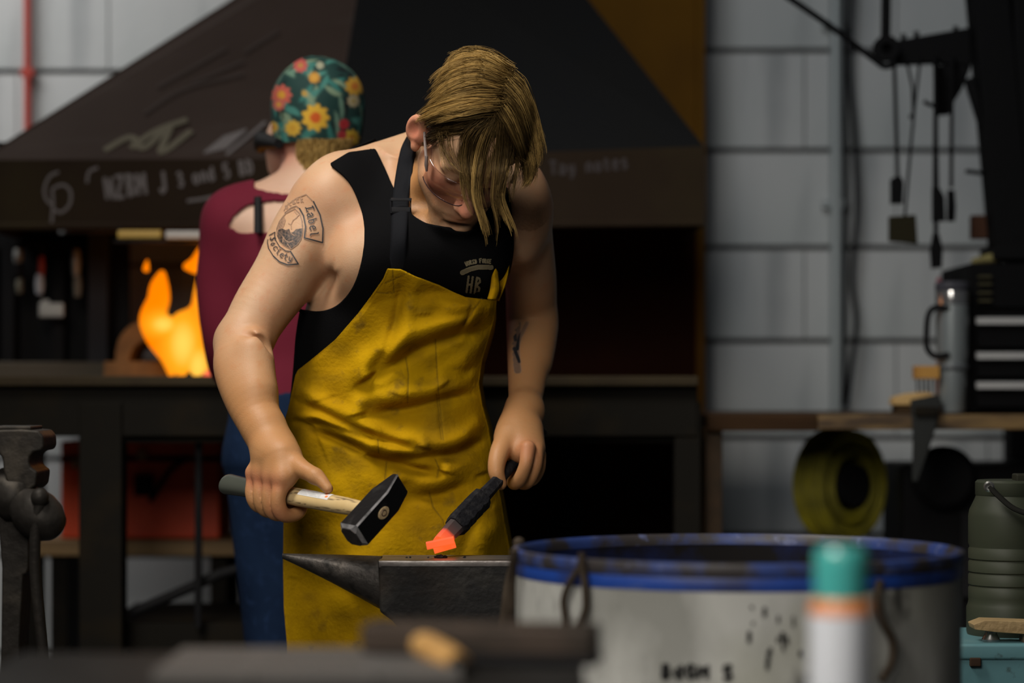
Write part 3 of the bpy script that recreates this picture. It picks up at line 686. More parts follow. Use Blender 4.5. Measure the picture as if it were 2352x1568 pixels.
# left-hand side of the photo: fist round the handle
vd = np.cross(hx, np.array([0, -1., 0])); vd = vd if vd[2] < 0 else -vd; vd /= np.linalg.norm(vd)
vo = np.cross(hx, vd); vo = vo if vo[1] < 0 else -vo
fr = hand_frame(HG, hx, vd, vo)
def finger(f, fr, s0, s1, r, w=1.0, bend=.0):
    pts = [fr(s0, -.027, .025), fr((s0 + s1) / 2, .004, .032), fr(s1, .025 * w, .024), fr(s1, .031 * w, .006), fr(s1 - .002, .024 * w, -.016), fr(s1 - .004, .004, -.024)]
    rr = [r * 1.16, r * 1.02, r * 1.08, r * .96, r * .92, r * .78]
    tmp = Field.__new__(Field); tmp.lo, tmp.h, tmp.n = f.lo, f.h, f.n; tmp.D = f.D
    f.chain(pts, rr, .0015); f.ell(pts[0] + vo * .004, (r * 1.2,) * 3, .006)
for s0, s1, r, w in ((.040, .040, .0120, 1.05), (.014, .0165, .0114, 1.08), (-.012, -.006, .0108, 1.02), (-.036, -.026, .0097, .9)):
    finger(fA, fr, s0, s1, r, w)
fA.chain([WL, fr(.0, -.060, .012), fr(.018, -.034, .018)], [.032, .030, .021], .02); fA.chain([fr(-.014, -.062, .012), fr(-.02, -.034, .018)], [.027, .02], .02)
fA.chain([fr(.02, -.060, .012), fr(.038, -.036, .018)], [.025, .017], .02)
fA.chain([fr(.018, -.058, .004), fr(.062, -.046, .010), fr(.098, -.036, .004), fr(.122, -.021, .0)], [.021, .0155, .0120, .0085], .008)   # thumb along the top of the handle
fA.ell(fr(.094, -.037, .006), (.0128,) * 3, .006)

# ---- bar held in the other hand
B0, B1 = P(1185, 1058, 4.065), P(1008, 1250, 3.865)
bx = (B1 - B0) / np.linalg.norm(B1 - B0)
BL = np.linalg.norm(B1 - B0)
W2 = P(1205, 945, 4.145)
fA.chain([W2, P(1196, 985, 4.10), P(1204, 1035, 4.055)], [.0285, .030, .023], .02); fA.chain([W2, P(1172, 1000, 4.09), P(1170, 1030, 4.07)], [.027, .027, .02], .02)
fA.chain([P(1215, 990, 4.10), P(1226, 1030, 4.07)], [.024, .02], .015)
fA.chain([P(1212, 1030, 4.035), P(1207, 1068, 4.025), P(1192, 1104, 4.04), P(1178, 1110, 4.075), P(1180, 1085, 4.10)], [.0135, .0112, .0115, .0102, .0085], .003)      # index
fA.chain([P(1230, 1036, 4.055), P(1228, 1072, 4.045), P(1212, 1106, 4.06), P(1196, 1108, 4.095), P(1196, 1085, 4.115)], [.014, .0118, .012, .0105, .009], .004)
fA.chain([P(1238, 1045, 4.085), P(1237, 1078, 4.08), P(1222, 1102, 4.095), P(1206, 1100, 4.12)], [.0125, .0112, .011, .0095], .004)
fA.chain([P(1236, 1050, 4.11), P(1235, 1078, 4.115), P(1222, 1094, 4.125)], [.011, .010, .009], .004)
fA.chain([P(1168, 1005, 4.075), P(1146, 1045, 4.035), P(1140, 1083, 4.02), P(1150, 1112, 4.02)], [.022, .0165, .0138, .0105], .008)                                  # thumb

# ---- body mesh: torso + head + arms, smoothly joined in one surface
lo = np.minimum(fT.lo, fA.lo); hi = np.maximum(fT.lo + (fT.n - 1) * H_, fA.lo + (fA.n - 1) * H_)
lo = np.floor(lo / H_) * H_
class _G: pass
def regrid(f, g):
    o = np.rint((f.lo - g.lo) / f.h).astype(int); f.lo = g.lo + o * f.h
    D = np.full(g.n, .06, np.float32); D[o[0]:o[0] + f.n[0], o[1]:o[1] + f.n[1], o[2]:o[2] + f.n[2]] = f.D; return D
body = Field(lo - H_ * 2, hi + H_ * 4, H_)
DT = regrid(fT, body); DA = regrid(fA, body)
tf_ = Field.__new__(Field); tf_.lo, tf_.h, tf_.n, tf_.D = body.lo, body.h, body.n, smin(DT, DA, .018); tf_.ell(P(748, 655, 4.055), (.007, .03, .022), .022, np.array([[.8, 0, .6], [0, 1, 0], [-.6, 0, .8]]), -1); body.D = tf_.D
# a hand never melts into what is near it: below the elbow the arm only unites
fT2 = Field.__new__(Field); fT2.lo, fT2.h, fT2.n, fT2.D = fT.lo, fT.h, fT.n, fBare; DB = regrid(fT2, body)
BV, BQ = body.nets(); BV = relax(BV, BQ, 2, .4)
HT = body.front()            # depth of the visible surface
tf = Field.__new__(Field); tf.lo, tf.h, tf.n, tf.D = body.lo, body.h, body.n, DT
def fill_nan(Hm):
    Hm = Hm.copy()
    for _ in range(60):
        m = np.isnan(Hm)
        if not m.any(): break
        p = np.pad(Hm, 1, constant_values=np.nan); st = np.stack([p[:-2, 1:-1], p[2:, 1:-1], p[1:-1, :-2], p[1:-1, 2:]])
        with np.errstate(all='ignore'):
            import warnings; warnings.simplefilter('ignore'); av = np.nanmean(st, 0)
        Hm[m] = av[m]
    return np.nan_to_num(Hm, nan=4.2)
HTf = fill_nan(HT); HTorso = fill_nan(tf.front())
def surf(px, Hm=None, off=0.0, d0=4.1):
    """points on the visible body surface under the given pixels"""
    Hm = HTf if Hm is None else Hm
    px = np.atleast_2d(np.array(px, float)); d = np.full(len(px), d0)
    for _ in range(5):
        x = (px[:, 0] - CX) / F * d; z = CAMZ - (px[:, 1] - HY) / F * d
        u = np.clip((x - body.lo[0]) / H_, 0, body.n[0] - 1.01); w = np.clip((z - body.lo[2]) / H_, 0, body.n[2] - 1.01)
        i, k = u.astype(int), w.astype(int); fu, fw_ = u - i, w - k
        d = Hm[i, k] * (1 - fu) * (1 - fw_) + Hm[i + 1, k] * fu * (1 - fw_) + Hm[i, k + 1] * (1 - fu) * fw_ + Hm[i + 1, k + 1] * fu * fw_ - off
    x = (px[:, 0] - CX) / F * d; z = CAMZ - (px[:, 1] - HY) / F * d
    return np.stack([x, d, z], 1)

# own colour: ruddy nose, ear, knuckles, stubble, tan; neck shade painted in
def blob(c, r): return np.exp(-((BV - np.array(c)) ** 2).sum(1) / (2 * r * r))
LB = (BV - HO) @ HM
flush = np.clip(.75 * blob(hp(0, .12, -.024), .013) + .75 * blob(hp(-.085, -.012, .006), .025) + .5 * blob(hp(.085, -.01, 0), .025) + .3 * blob(hp(-.05, .075, -.02), .02) + .3 * blob(hp(.05, .075, -.02), .02)
                + sum(.5 * blob(fr(s, -.02, .035), .011) for s in (.04, .014, -.012, -.036)) + .35 * blob(fr(.04, .03, .03), .014) + .35 * blob(P(1215, 1035, 4.03), .018) + .4 * blob(hp(0, .1, -.065), .012), 0, .8)
bz = np.clip((-.035 - LB[:, 2]) / .03, 0, 1) * np.clip((LB[:, 1] - .0) / .03, 0, 1) * np.clip((.105 - LB[:, 1]) / .02, 0, 1) * (np.abs(LB[:, 2] + .06) < .075)
beard = .62 * bz * np.clip(1 - 1.2 * blob(hp(0, .1, -.068), .010), 0, 1) * (NP.random(len(BV)) * .5 + .6)
brow = sum(np.exp(-(((LB - np.array([s * x, .091, .033 - abs(x - .03) * .2])) / np.array([.006, .014, .0028])) ** 2).sum(1)) for s in (-1, 1) for x in np.linspace(.014, .046, 8))
beard = np.clip(beard + .75 * np.clip(brow, 0, 1), 0, .9)
bpx = to_px(BV); arm_l = np.clip((bpx[:, 1] - 720) / 200, 0, 1) * (bpx[:, 0] < 790); arm_r = np.clip((bpx[:, 1] - 620) / 160, 0, 1) * (bpx[:, 0] > 1090)
tan = .75 * np.maximum(arm_l, arm_r) + .9 * np.clip(1.6 - np.abs(bpx[:, 0] - 975) / 45, 0, 1) * np.clip((bpx[:, 1] - 345) / 40, 0, 1) * (bpx[:, 1] < 530) * np.clip((BV[:, 1] - 3.985) / .03, 0, 1)  # tanned forearms, plus shade painted on the neck
bme = npmesh('body', BV, BQ, {'flush': flush, 'beard': beard, 'tan': tan})
body_o = link('body', bme, skin, man)

# thumb nail of the hammer hand
nb_ = MB(); nc = surf([(759, 1117)], None, -.0012)[0]; nb_.sphere(nc, .0052, 14, (1.2, .45, .8)); nail = nb_.build('thumb_nail', mat('nail', (.50, .31, .23), .35, spec=.5), body_o, True)

# ---- tattoo prints on the upper arm: flat ink laid over the skin
def print_patch(name, x0, y0, x1, y1, step, cover, m, parent, Hm=None, off=.0012, attr='ink', cut=.25, label=None):
    xs = np.arange(x0, x1, step); ys = np.arange(y0, y1, step); X, Y = np.meshgrid(xs, ys); px = np.stack([X.ravel(), Y.ravel()], 1)
    c = cover(px); V = surf(px, Hm, off); w = len(xs); i = np.arange(len(px)).reshape(Y.shape)
    Q = np.stack([i[:-1, :-1].ravel(), i[1:, :-1].ravel(), i[1:, 1:].ravel(), i[:-1, 1:].ravel()], 1)
    keep = (c[Q].max(1) > cut) & (np.ptp(V[Q][:, :, 1], axis=1) < .0016)
    V, Q, c = compact(V, Q, keep, c)
    o = link(name, npmesh(name, V, Q, {attr: c}), m, parent)
    if label: o['label'] = label
    return o
tat = mat('tattoo_ink', (.46, .27, .165), .5, spec=.4); attr_mix(tat, 'ink', (.010, .013, .017))
upband = [(651, 483), (660, 470), (680, 455), (703, 446), (720, 463), (735, 493), (742, 525), (741, 557), (699, 546), (702, 520), (697, 495), (688, 479), (680, 473), (668, 477), (653, 489)]
loband = [(629, 533), (612, 542), (610, 555), (613, 570), (625, 588), (640, 601), (660, 608), (685, 606), (667, 577), (655, 576), (640, 566), (631, 552), (628, 540), (629, 533)]
skull = [(677, 479), (688, 490), (693, 505), (695, 530), (691, 548), (683, 560), (668, 571), (655, 565), (641, 555), (634, 540), (633, 525), (640, 508), (655, 490), (677, 479)]
dark = [(636, 528), (645, 524), (655, 528), (664, 525), (667, 534), (673, 533), (680, 526), (695, 524), (691, 548), (683, 560), (668, 571), (655, 565), (641, 555), (635, 542)]
def tcov(p):
    p = p.copy(); p[:, 0] = np.where(p[:, 0] < 668, 668 + (p[:, 0] - 668) * 1.07, p[:, 0])
    c = np.maximum(ink(p, [upband[4:9], upband[7:12]], 3.6), ink(p, [upband[:5]], 1.6) * .55); c = np.maximum(c, ink(p, [upband[8:15]], 2.0) * .8)
    c = np.maximum(c, ink(p, [loband], 2.4)); c = np.maximum(c, ink(p, [loband[4:9]], 3.4)); c = np.maximum(c, ink(p, [skull], 1.7) * .7)
    c = np.maximum(c, ink(p, text_strokes('Label', [(701, 474), (706, 497), (711, 520), (713, 545)], 19), 2.9))
    c = np.maximum(c, ink(p, text_strokes('Society', [(616, 544), (619, 562), (630, 579), (645, 592), (670, 602)], 14), 2.3))
    c = np.maximum(c, ink(p, text_strokes('Black', [(656, 481), (668, 471), (681, 465), (698, 463)], 12), 1.7) * .5)
    n = .5 + .5 * np.sin(p[:, 0] * .55 + 2 * np.sin(p[:, 1] * .31)) * np.sin(p[:, 1] * .43 + 1.5 * np.sin(p[:, 0] * .23))
    c = np.maximum(c, inside(p, dark) * (.72 + .28 * n)); g = inside(p, [(633, 527), (640, 508), (650, 495), (655, 505), (650, 520), (645, 527)])
    c = np.maximum(c, g * (.3 + .3 * n))
    light = ink(p, [[(648, 543), (655, 552), (664, 556), (672, 553)], [(650, 545), (648, 556)], [(660, 560), (667, 570)], [(668, 535), (676, 541)]], 1.8)
    c = c * (1 - .65 * light)
    c = np.maximum(c, ink(p, [[(668, 515), (673, 505), (680, 500), (687, 492)], [(662, 512), (668, 516), (669, 525)], [(676, 485), (682, 491)]], 1.0) * .55)
    return c
print_patch('tattoo', 605, 441, 746, 614, .7, tcov, tat, man, label='dark grey banner and skull tattoo on the upper arm')
tl2 = [[(1188, 745), (1184, 790), (1187, 835), (1189, 850)], [(1210, 742), (1194, 775), (1188, 800)], [(1179, 742), (1184, 780)], [(1181, 800), (1193, 830)]]
print_patch('tattoo', 1168, 730, 1220, 858, .8, lambda p: ink(p, [tl2[0]], 17, .2) * .62 + 0 * p[:, 0] + np.maximum(ink(p, [tl2[1]], 9, .2), ink(p, tl2[2:], 7, .2)) * .5, tat, man, label='small dark figure tattoo on the forearm')

# ---- tank top: the body surface 4.5 mm out, cut by its armholes and neckline
TV, TQ = nets(np.where(body.D < .2, body.D, .06), body.lo, H_, .0045); TV = relax(TV, TQ, 3, .5)
ARMH = [tuple(q) for q in spline([(676, 706), (708, 713), (745, 713), (780, 696), (812, 655), (833, 590), (838, 530), (828, 478), (801, 418), (757, 378)], 5)]
FRONT = [tuple(q) for q in spline([(862, 343), (885, 390), (912, 445), (950, 497), (1000, 517), (1062, 520), (1105, 490), (1140, 440), (1166, 432), (1174, 480), (1178, 560), (1168, 630), (1150, 690)], 4)] + [(1150, 1040), (640, 1040), (668, 850)] + ARMH + [(800, 352)]
BACK = [(862, 320), (880, 345), (1100, 345), (1150, 400), (1178, 480), (1178, 560), (1168, 630), (1150, 690), (1150, 1040), (640, 1040), (668, 850)] + ARMH + [(800, 345)]
e1 = TV[TQ[:, 2]] - TV[TQ[:, 0]]; e2 = TV[TQ[:, 3]] - TV[TQ[:, 1]]; fn = np.cross(e1, e2); fc = TV[TQ].mean(1)
vn = np.zeros_like(TV)
for j in range(4): 
    for ax in range(3): vn[:, ax] += np.bincount(TQ[:, j], fn[:, ax], len(TV))
tp = to_px(TV); tpf = tp.copy()
ycut = np.interp(TV[:, 2], [r[0] for r in sorted(torso_rows)], [r[2] for r in sorted(torso_rows)])
isf = TV[:, 1] < ycut + .012
def signed(p, poly):
    d, _ = seg_dist(p, poly + poly[:1]); return np.where(inside(p, poly), d, -d)
sub = np.where((tp[:, 0] > 600) & (tp[:, 0] < 1210) & (tp[:, 1] > 300) & (tp[:, 1] < 1060))[0]
g = np.full(len(TV), -50.0); ff = isf[sub]
g[sub] = np.where(ff, signed(tp[sub], FRONT), signed(tp[sub], BACK))
dT = body.D * 0 + DT; tf.D = DT; armf = Field.__new__(Field); armf.lo, armf.h, armf.n, armf.D = body.lo, body.h, body.n, DA
g[sub] = np.where(tf.sample(TV[sub]) > armf.sample(TV[sub]) + .004, -50, g[sub])
tf.D = DB; g[sub] = np.where(tf.sample(TV[sub]) > .022, -50, g[sub]); tf.D = DT      # only on the trunk, never on the face
keep = g[TQ].mean(1) > 0
V2, Q2, g2, f2 = compact(TV, TQ, keep, g, isf)
# pull the raw edge onto the cut line
ed = np.sort(np.concatenate([Q2[:, [0, 1]], Q2[:, [1, 2]], Q2[:, [2, 3]], Q2[:, [3, 0]]]), 1); uq, cn = np.unique(ed, axis=0, return_counts=True); bd = np.unique(uq[cn == 1])
gx = 1.0
def grad_move(V, ids):
    for fl, poly in ((True, FRONT), (False, BACK)):
        s = ids[f2[ids] == fl]
        if not len(s): continue
        p = to_px(V[s]); s0 = signed(p, poly); sx = (signed(p + [gx, 0], poly) - s0) / gx; sy = (signed(p + [0, gx], poly) - s0) / gx
        l = sx * sx + sy * sy + 1e-6; mv = np.clip(-s0 / l, -5, 5); ok = np.abs(s0) < 8
        V[s, 0] += np.where(ok, mv * sx, 0) / F * V[s, 1]; V[s, 2] -= np.where(ok, mv * sy, 0) / F * V[s, 1]
    return V
for _ in range(2): V2 = grad_move(V2, bd)
be = uq[cn == 1]
for _ in range(8):
    sm_ = np.zeros_like(V2); ct = np.zeros(len(V2))
    for a_, b_ in ((0, 1), (1, 0)):
        np.add.at(sm_, be[:, a_], V2[be[:, b_]]); np.add.at(ct, be[:, a_], 1)
    m_ = ct > 0; V2[m_] = .5 * V2[m_] + .5 * sm_[m_] / ct[m_][:, None]
cloth_black = mat('black_knit', (.0045, .0045, .005), .9, bump=(500, .15), spec=.03, noise=(14, 4, (.004, .004, .0045), .4, .7))
tank = link('tank_top', npmesh('tank_top', V2, Q2), cloth_black, man)
so = tank.modifiers.new('thick', 'SOLIDIFY'); so.thickness = .003; so.offset = .6
HTank = np.full(HT.shape, np.inf); sel_ = V2[f2]
ix_ = np.clip(np.rint((sel_[:, 0] - body.lo[0]) / H_).astype(int), 0, body.n[0] - 1); iz_ = np.clip(np.rint((sel_[:, 2] - body.lo[2]) / H_).astype(int), 0, body.n[2] - 1)
np.minimum.at(HTank, (ix_, iz_), sel_[:, 1]); q_ = np.pad(HTank, 1, constant_values=np.inf)
HTank = np.min([q_[a_:a_ + HT.shape[0], b_:b_ + HT.shape[1]] for a_ in range(3) for b_ in range(3)], 0); HTank = fill_nan(np.where(np.isinf(HTank), np.nan, HTank))
for _ in range(3):
    q_ = np.pad(HTank, 1, mode='edge'); HTank = np.minimum(HTank, (q_[:-2, 1:-1] + q_[2:, 1:-1] + q_[1:-1, :-2] + q_[1:-1, 2:]) / 4)
logo = mat('shirt_print', (.16, .13, .07), .7); attr_mix(logo, 'ink', (.11, .09, .05))
def lcov(p):
    c = ink(p, [[(1062, 626), (1080, 618), (1100, 613), (1128, 614)]], 9, .2)
    c = np.maximum(c, ink(p, text_strokes('WORLD FORGE', [(1070, 611), (1085, 606), (1105, 603), (1128, 605)], 9), 1.3) * .7)
    return np.maximum(c, ink(p, text_strokes('HB', [(1067, 670), (1104, 675)], 36), 3.0))
print_patch('shirt_print', 1055, 590, 1135, 682, .9, lcov, logo, man, Hm=HTank, off=.0028)
# ---- leather apron
tf.D = DB; HBare = fill_nan(tf.front())
leather = mat('yellow_leather', (.43, .25, .0035), .85, spec=.025, bump=(160, .35),
              noise=[(5.5, 6, (.33, .18, .003), .40, .62), (13, 7, (.24, .135, .005), .53, .72), (34, 5, (.19, .11, .010), .60, .76)])
attr_mix(leather, 'grime', (.055, .035, .010))
XLp = np.array([(616, 890), (640, 880), (680, 852), (720, 822), (780, 770), (820, 722), (850, 684), (862, 678), (900, 670), (940, 661), (960, 655), (985, 657), (1030, 659), (1100, 655), (1200, 651), (1300, 650), (1400, 652), (1480, 659), (1680, 662)], float)
XRp = np.array([(616, 1150), (690, 1141), (730, 1136), (780, 1122), (830, 1107), (880, 1100), (930, 1108), (980, 1122), (1030, 1130), (1080, 1136), (1130, 1148), (1200, 1160), (1275, 1174), (1400, 1186), (1680, 1196)], float)
NU, NV = 200, 330
u = np.linspace(0, 1, NU)[None, :]; v = np.linspace(0, 1, NV)[:, None]
ytop = np.interp(u, [0, .12, .28, .5, .75, 1], [617, 619, 636, 655, 682, 690])
PY = ytop + v * (1660 - ytop)
XL = np.interp(PY, XLp[:, 0], XLp[:, 1]); XR = np.interp(PY, XRp[:, 0], XRp[:, 1])
PX = XL + u * (XR - XL)
cxp = np.interp(PY, [600, 700, 850, 960, 1250, 1700], [962, 930, 893, 893, 912, 920]); hwp = np.interp(PY, [600, 700, 850, 960, 1100, 1250, 1700], [225, 226, 224, 244, 254, 268, 275])
dd = np.interp(PY, [600, 700, 850, 960, 1080, 1250, 1700], [4.15, 4.165, 4.195, 4.21, 4.225, 4.235, 4.25]); bb = np.interp(PY, [600, 700, 850, 960, 1100, 1250, 1700], [.128, .140, .138, .146, .155, .165, .175])
q = np.clip((PX - cxp) / hwp, -1, 1)
DP = dd - bb * (1 - np.abs(q) ** 2.4) ** (1 / 2.2)
base = surf(np.stack([PX.ravel(), PY.ravel()], 1), HBare, .019)[:, 1].reshape(PX.shape)
w_ = np.clip((1010 - PY) / 120, 0, 1); DP = DP + w_ * (np.minimum(DP, base - .002) - DP)
for _ in range(10):                       # leather is stiff: even the surface out
    A = np.pad(DP, 1, mode='edge'); DP = (A[:-2, 1:-1] + A[2:, 1:-1] + A[1:-1, :-2] + A[1:-1, 2:] + 4 * DP) / 8
pp = np.stack([PX.ravel(), PY.ravel()], 1); disp = np.zeros(len(pp))
def fold(poly, w, a, crease=.6):
    global disp
    sp = spline(np.array(poly, float), 10); d, s = seg_dist(pp, sp); t = d * s          # s<0: above the line
    e0, e1 = np.hypot(*(pp - sp[0]).T), np.hypot(*(pp - sp[-1]).T); ends = np.clip(np.minimum(e0, e1) / (1.6 * w) + .15, 0, 1)
    side = np.where(t < 0, 1.0, 0.0)
    disp += a * ends * (np.exp(-((t + w * .75) / (w * .8)) ** 2) - crease * np.exp(-((t - w * .28) / (w * .42)) ** 2))
# overhanging folds: bulge above the line, crease right under it
fold([(868, 850), (905, 825), (960, 792), (1030, 766), (1118, 742)], 34, .017, .9)
fold([(850, 945), (890, 935), (935, 929), (1010, 912), (1092, 890)], 30, .014, .9)
fold([(690, 918), (735, 940), (807, 973), (878, 1004), (955, 1024)], 20, .012, .9)
fold([(725, 980), (800, 1013), (868, 1046), (930, 1064), (1002, 1080)], 24, .014, 1.0)
fold([(876, 1046), (930, 1046), (985, 1043), (1050, 1032), (1112, 998)], 28, .015, 1.0)
fold([(660, 962), (720, 966), (790, 985), (850, 1003)], 16, .008, .8)
fold([(930, 1128), (975, 1131), (1015, 1125), (1085, 1096)], 32, .012, .8)
fold([(1040, 870), (1075, 845), (1105, 825)], 26, .010, .8)
fold([(780, 905), (830, 890), (880, 900)], 40, .005, .5)
fold([(1000, 720), (1060, 715), (1125, 690)], 26, .007, .7)
fold([(700, 1330), (800, 1345), (900, 1400)], 50, .006, .6)
fold([(680, 1180), (760, 1185), (840, 1150)], 60, .006, .5)
fold([(930, 640), (918, 730), (900, 790), (870, 850)], 26, .008, .8)
fold([(1090, 700), (1075, 740), (1050, 770)], 14, .005, 1.0)
fold([(1120, 1180), (1085, 1230), (1075, 1290)], 34, .007, .6)
fold([(760, 1080), (790, 1160), (800, 1260)], 60, .006, .5)
seams = [[(932, 822), (938, 860), (936, 925)], [(1000, 780), (1004, 860), (1010, 930), (1018, 1010)], [(1003, 905), (1013, 1008)], [(1000, 1055), (1008, 1075), (1004, 1095)], [(986, 1130), (995, 1165), (1018, 1195), (1024, 1235)], [(866, 672), (905, 672), (902, 622)], [(1065, 745), (1085, 715), (1102, 692)], [(885, 650), (940, 625)], [(868, 1010), (870, 1040)], [(888, 1060), (884, 1100)]]
sd = ink(pp, seams, 3.2, .5); disp -= sd * .0016
rng_n = sum(a * np.sin(fx * pp[:, 0] + fy * pp[:, 1] + ph) for a, fx, fy, ph in ((.0014, .021, .03, 1), (.0012, -.034, .022, 2), (.0009, .05, .041, .4), (.0007, .071, -.05, 3)))
disp += rng_n * np.clip((PY.ravel() - 620) / 60, 0, 1)
disp = disp.reshape(PX.shape) * 1.3
for _ in range(3): A = np.pad(disp, 1, mode='edge'); disp = (A[:-2, 1:-1] + A[2:, 1:-1] + A[1:-1, :-2] + A[1:-1, 2:] + 4 * disp) / 8
disp = disp * np.clip(np.minimum(u, 1 - u) / .045, 0.12, 1) * np.clip(v / .02, .1, 1)
edge = np.exp(-np.minimum(u, 1 - u) / .006) * .0 
DP = DP - disp
AV = np.stack([(PX - CX) / F * DP, DP, CAMZ - (PY - HY) / F * DP], 2)
# grime: stains where hands wipe and sparks fall, seams dark with handling
gr = np.maximum(sd * .55, 0)
for (x, y, rx, ry, a) in [(968, 712, 26, 9, .5), (905, 732, 10, 22, .35), (1020, 785, 20, 14, .4), (1040, 788, 16, 10, .5), (780, 800, 30, 16, .3), (866, 805, 6, 4, .8), (760, 868, 40, 8, .3), (990, 835, 10, 26, .4), (1005, 960, 30, 40, .35), (850, 930, 12, 10, .4), (905, 910, 10, 30, .3), (1075, 800, 40, 20, .3),
                          (760, 1060, 60, 20, .25), (700, 1110, 40, 30, .2), (720, 1235, 36, 12, .4), (690, 1215, 12, 26, .35), (960, 1215, 26, 20, .4), (1000, 1215, 40, 50, .15), (1140, 1210, 20, 50, .3), (1085, 1185, 8, 60, .3), (706, 1370, 12, 10, .5), (800, 1415, 50, 10, .4), (850, 1440, 60, 12, .3), (930, 700, 60, 40, .12), (1000, 880, 30, 8, .4)]:
    gr = np.maximum(gr, .7 * a * np.exp(-(((pp[:, 0] - x) / rx) ** 2 + ((pp[:, 1] - y) / ry) ** 2) * .8))
# wrap the sides back round the hips
left = AV[:, 0, :]; rightc = AV[:, -1, :]; cols_l = []; cols_r = []
wl = np.clip((PY[:, 0] - 850) / 30, 0.02, 1)[:, None]; wr = np.clip((PY[:, -1] - 700) / 60, .02, 1)[:, None]
for i in range(1, 7):
    cols_l.append(left + wl * np.array([.004 * i * (1 - i / 5), .018 * i, 0])); cols_r.append(rightc + wr * np.array([-.004 * i * (1 - i / 5), .018 * i, 0]))
AV = np.concatenate([np.stack(cols_l[::-1], 1), AV, np.stack(cols_r, 1)], 1)
G = np.pad(gr.reshape(NV, NU), ((0, 0), (6, 6)), mode='edge')
ii = np.arange(AV.shape[0] * AV.shape[1]).reshape(AV.shape[:2])
AQ = np.stack([ii[:-1, :-1].ravel(), ii[1:, :-1].ravel(), ii[1:, 1:].ravel(), ii[:-1, 1:].ravel()], 1)
apron = link('leather_apron', npmesh('leather_apron', AV.reshape(-1, 3), AQ, {'grime': G.ravel()}), leather, man)
s_ = apron.modifiers.new('thick', 'SOLIDIFY'); s_.thickness = .0028; s_.offset = -1
apron['label'] = 'grimy yellow leather bib apron with folds'
# the loose corner tab of the bib
tab = [(1139, 690), (1128, 672), (1124, 640), (1128, 606), (1146, 574), (1160, 562), (1166, 590), (1164, 625), (1155, 655), (1146, 690)]
def sheet(poly_l, poly_r, dl, dr, n=14, bow=.01):
    L, Rr = spline(np.array(poly_l, float), 6), spline(np.array(poly_r, float), 6); m = min(len(L), len(Rr)); V = []; 
    for j in range(m):
        for i in range(n):
            t = i / (n - 1); p = L[j] * (1 - t) + Rr[j] * t; V.append(P(p[0], p[1], dl * (1 - t) + dr * t - bow * math.sin(math.pi * t) + .012 * (1 - j / m)))
    k = np.arange(m * n).reshape(m, n); return np.array(V), np.stack([k[:-1, :-1].ravel(), k[1:, :-1].ravel(), k[1:, 1:].ravel(), k[:-1, 1:].ravel()], 1)
dt_ = float(surf([(1138, 640)], HBare)[0, 1])
tv, tq = sheet([(1152, 566), (1142, 600), (1138, 640), (1136, 688)], [(1163, 560), (1168, 600), (1161, 645), (1143, 690)], dt_ - .022, dt_ - .006, bow=-.012)
to = link('apron_tab', npmesh('apron_tab', tv, tq, {'grime': np.zeros(len(tv))}), leather, apron); to.modifiers.new('thick', 'SOLIDIFY').thickness = .0028
tv, tq = sheet([(1133, 598), (1128, 640), (1125, 665), (1119, 686)], [(1152, 568), (1145, 620), (1149, 660), (1141, 688)], dt_ - .036, dt_ - .030, n=8, bow=.008)
to = link('apron_tab', npmesh('apron_tab', tv, tq, {'grime': np.zeros(len(tv))}), leather, apron); to.modifiers.new('thick', 'SOLIDIFY').thickness = .0028
rv = surf([(1107, 689)], None, .03)[0]; rv[1] = DP[2, int(.93 * NU)] - .004
MB().lathe([(.0, .003), (.003, .0028), (.0046, .0015), (.0046, -.002)], rv, (0, -1, 0), 14).build('rivet', mat('dark_rivet', (.02, .02, .02), .4, .8), apron, True)
# neck strap with its buckle
web = mat('black_webbing', (.0085, .009, .011), .8, bump=(900, .2), spec=.05)
sp = spline([(948, 312), (936, 345), (927, 395), (921, 450), (917, 520), (913, 625)], 10); V = []
tang = np.gradient(sp, axis=0); tang /= np.hypot(*tang.T)[:, None]; nn = np.stack([tang[:, 1], -tang[:, 0]], 1)
hwid = np.interp(sp[:, 1], [312, 345, 460, 625], [12, 16, 19, 19])
cols = [sp + nn * (hwid * t)[:, None] for t in np.linspace(-1, 1, 7)]
allp = np.stack(cols, 1); dk = np.interp(allp[:, :, 1], [312, 345, 395, 450, 520, 625], [4.165, 4.118, 4.068, 4.036, 4.018, 4.03])
dk = np.minimum(dk, np.maximum(surf(allp.reshape(-1, 2), HTf, .008)[:, 1].reshape(dk.shape), 4.03)); dk = np.minimum(dk, surf(allp.reshape(-1, 2), HBare, 0)[:, 1].reshape(dk.shape) - np.interp(allp[:, :, 1], [560, 600], [.018, .011])) + .004 * np.linspace(-1, 1, 7)[None, :] ** 2
for _ in range(6): dk[1:-1] = (dk[:-2] + dk[2:] + 2 * dk[1:-1]) / 4
sv = np.stack([(allp[..., 0] - CX) / F * dk, dk, CAMZ - (allp[..., 1] - HY) / F * dk], 2)
k = np.arange(sv.shape[0] * 7).reshape(-1, 7)
st = link('neck_strap', npmesh('neck_strap', sv.reshape(-1, 3), np.stack([k[:-1, :-1].ravel(), k[1:, :-1].ravel(), k[1:, 1:].ravel(), k[:-1, 1:].ravel()], 1)), web, man)
st.modifiers.new('thick', 'SOLIDIFY').thickness = .003
plast = mat('black_plastic', (.012, .012, .014), .28, spec=.5)
bk = P(921, 473, 1.0) * (dk[np.abs(sp[:, 1] - 473).argmin(), 3] - .006); bk[2] = CAMZ - (473 - HY) / F * bk[1]
b = MB(); b.tube([bk + np.array([x, 0, z]) for x, z in ((-.0165, .011), (.0165, .011), (.0165, -.011), (-.0165, -.011), (-.0165, .011))], .0028, 8); b.box(bk + np.array([0, -.001, -.006]), (.031, .005, .008)); b.box(bk + np.array([0, -.003, .010]), (.034, .004, .004))
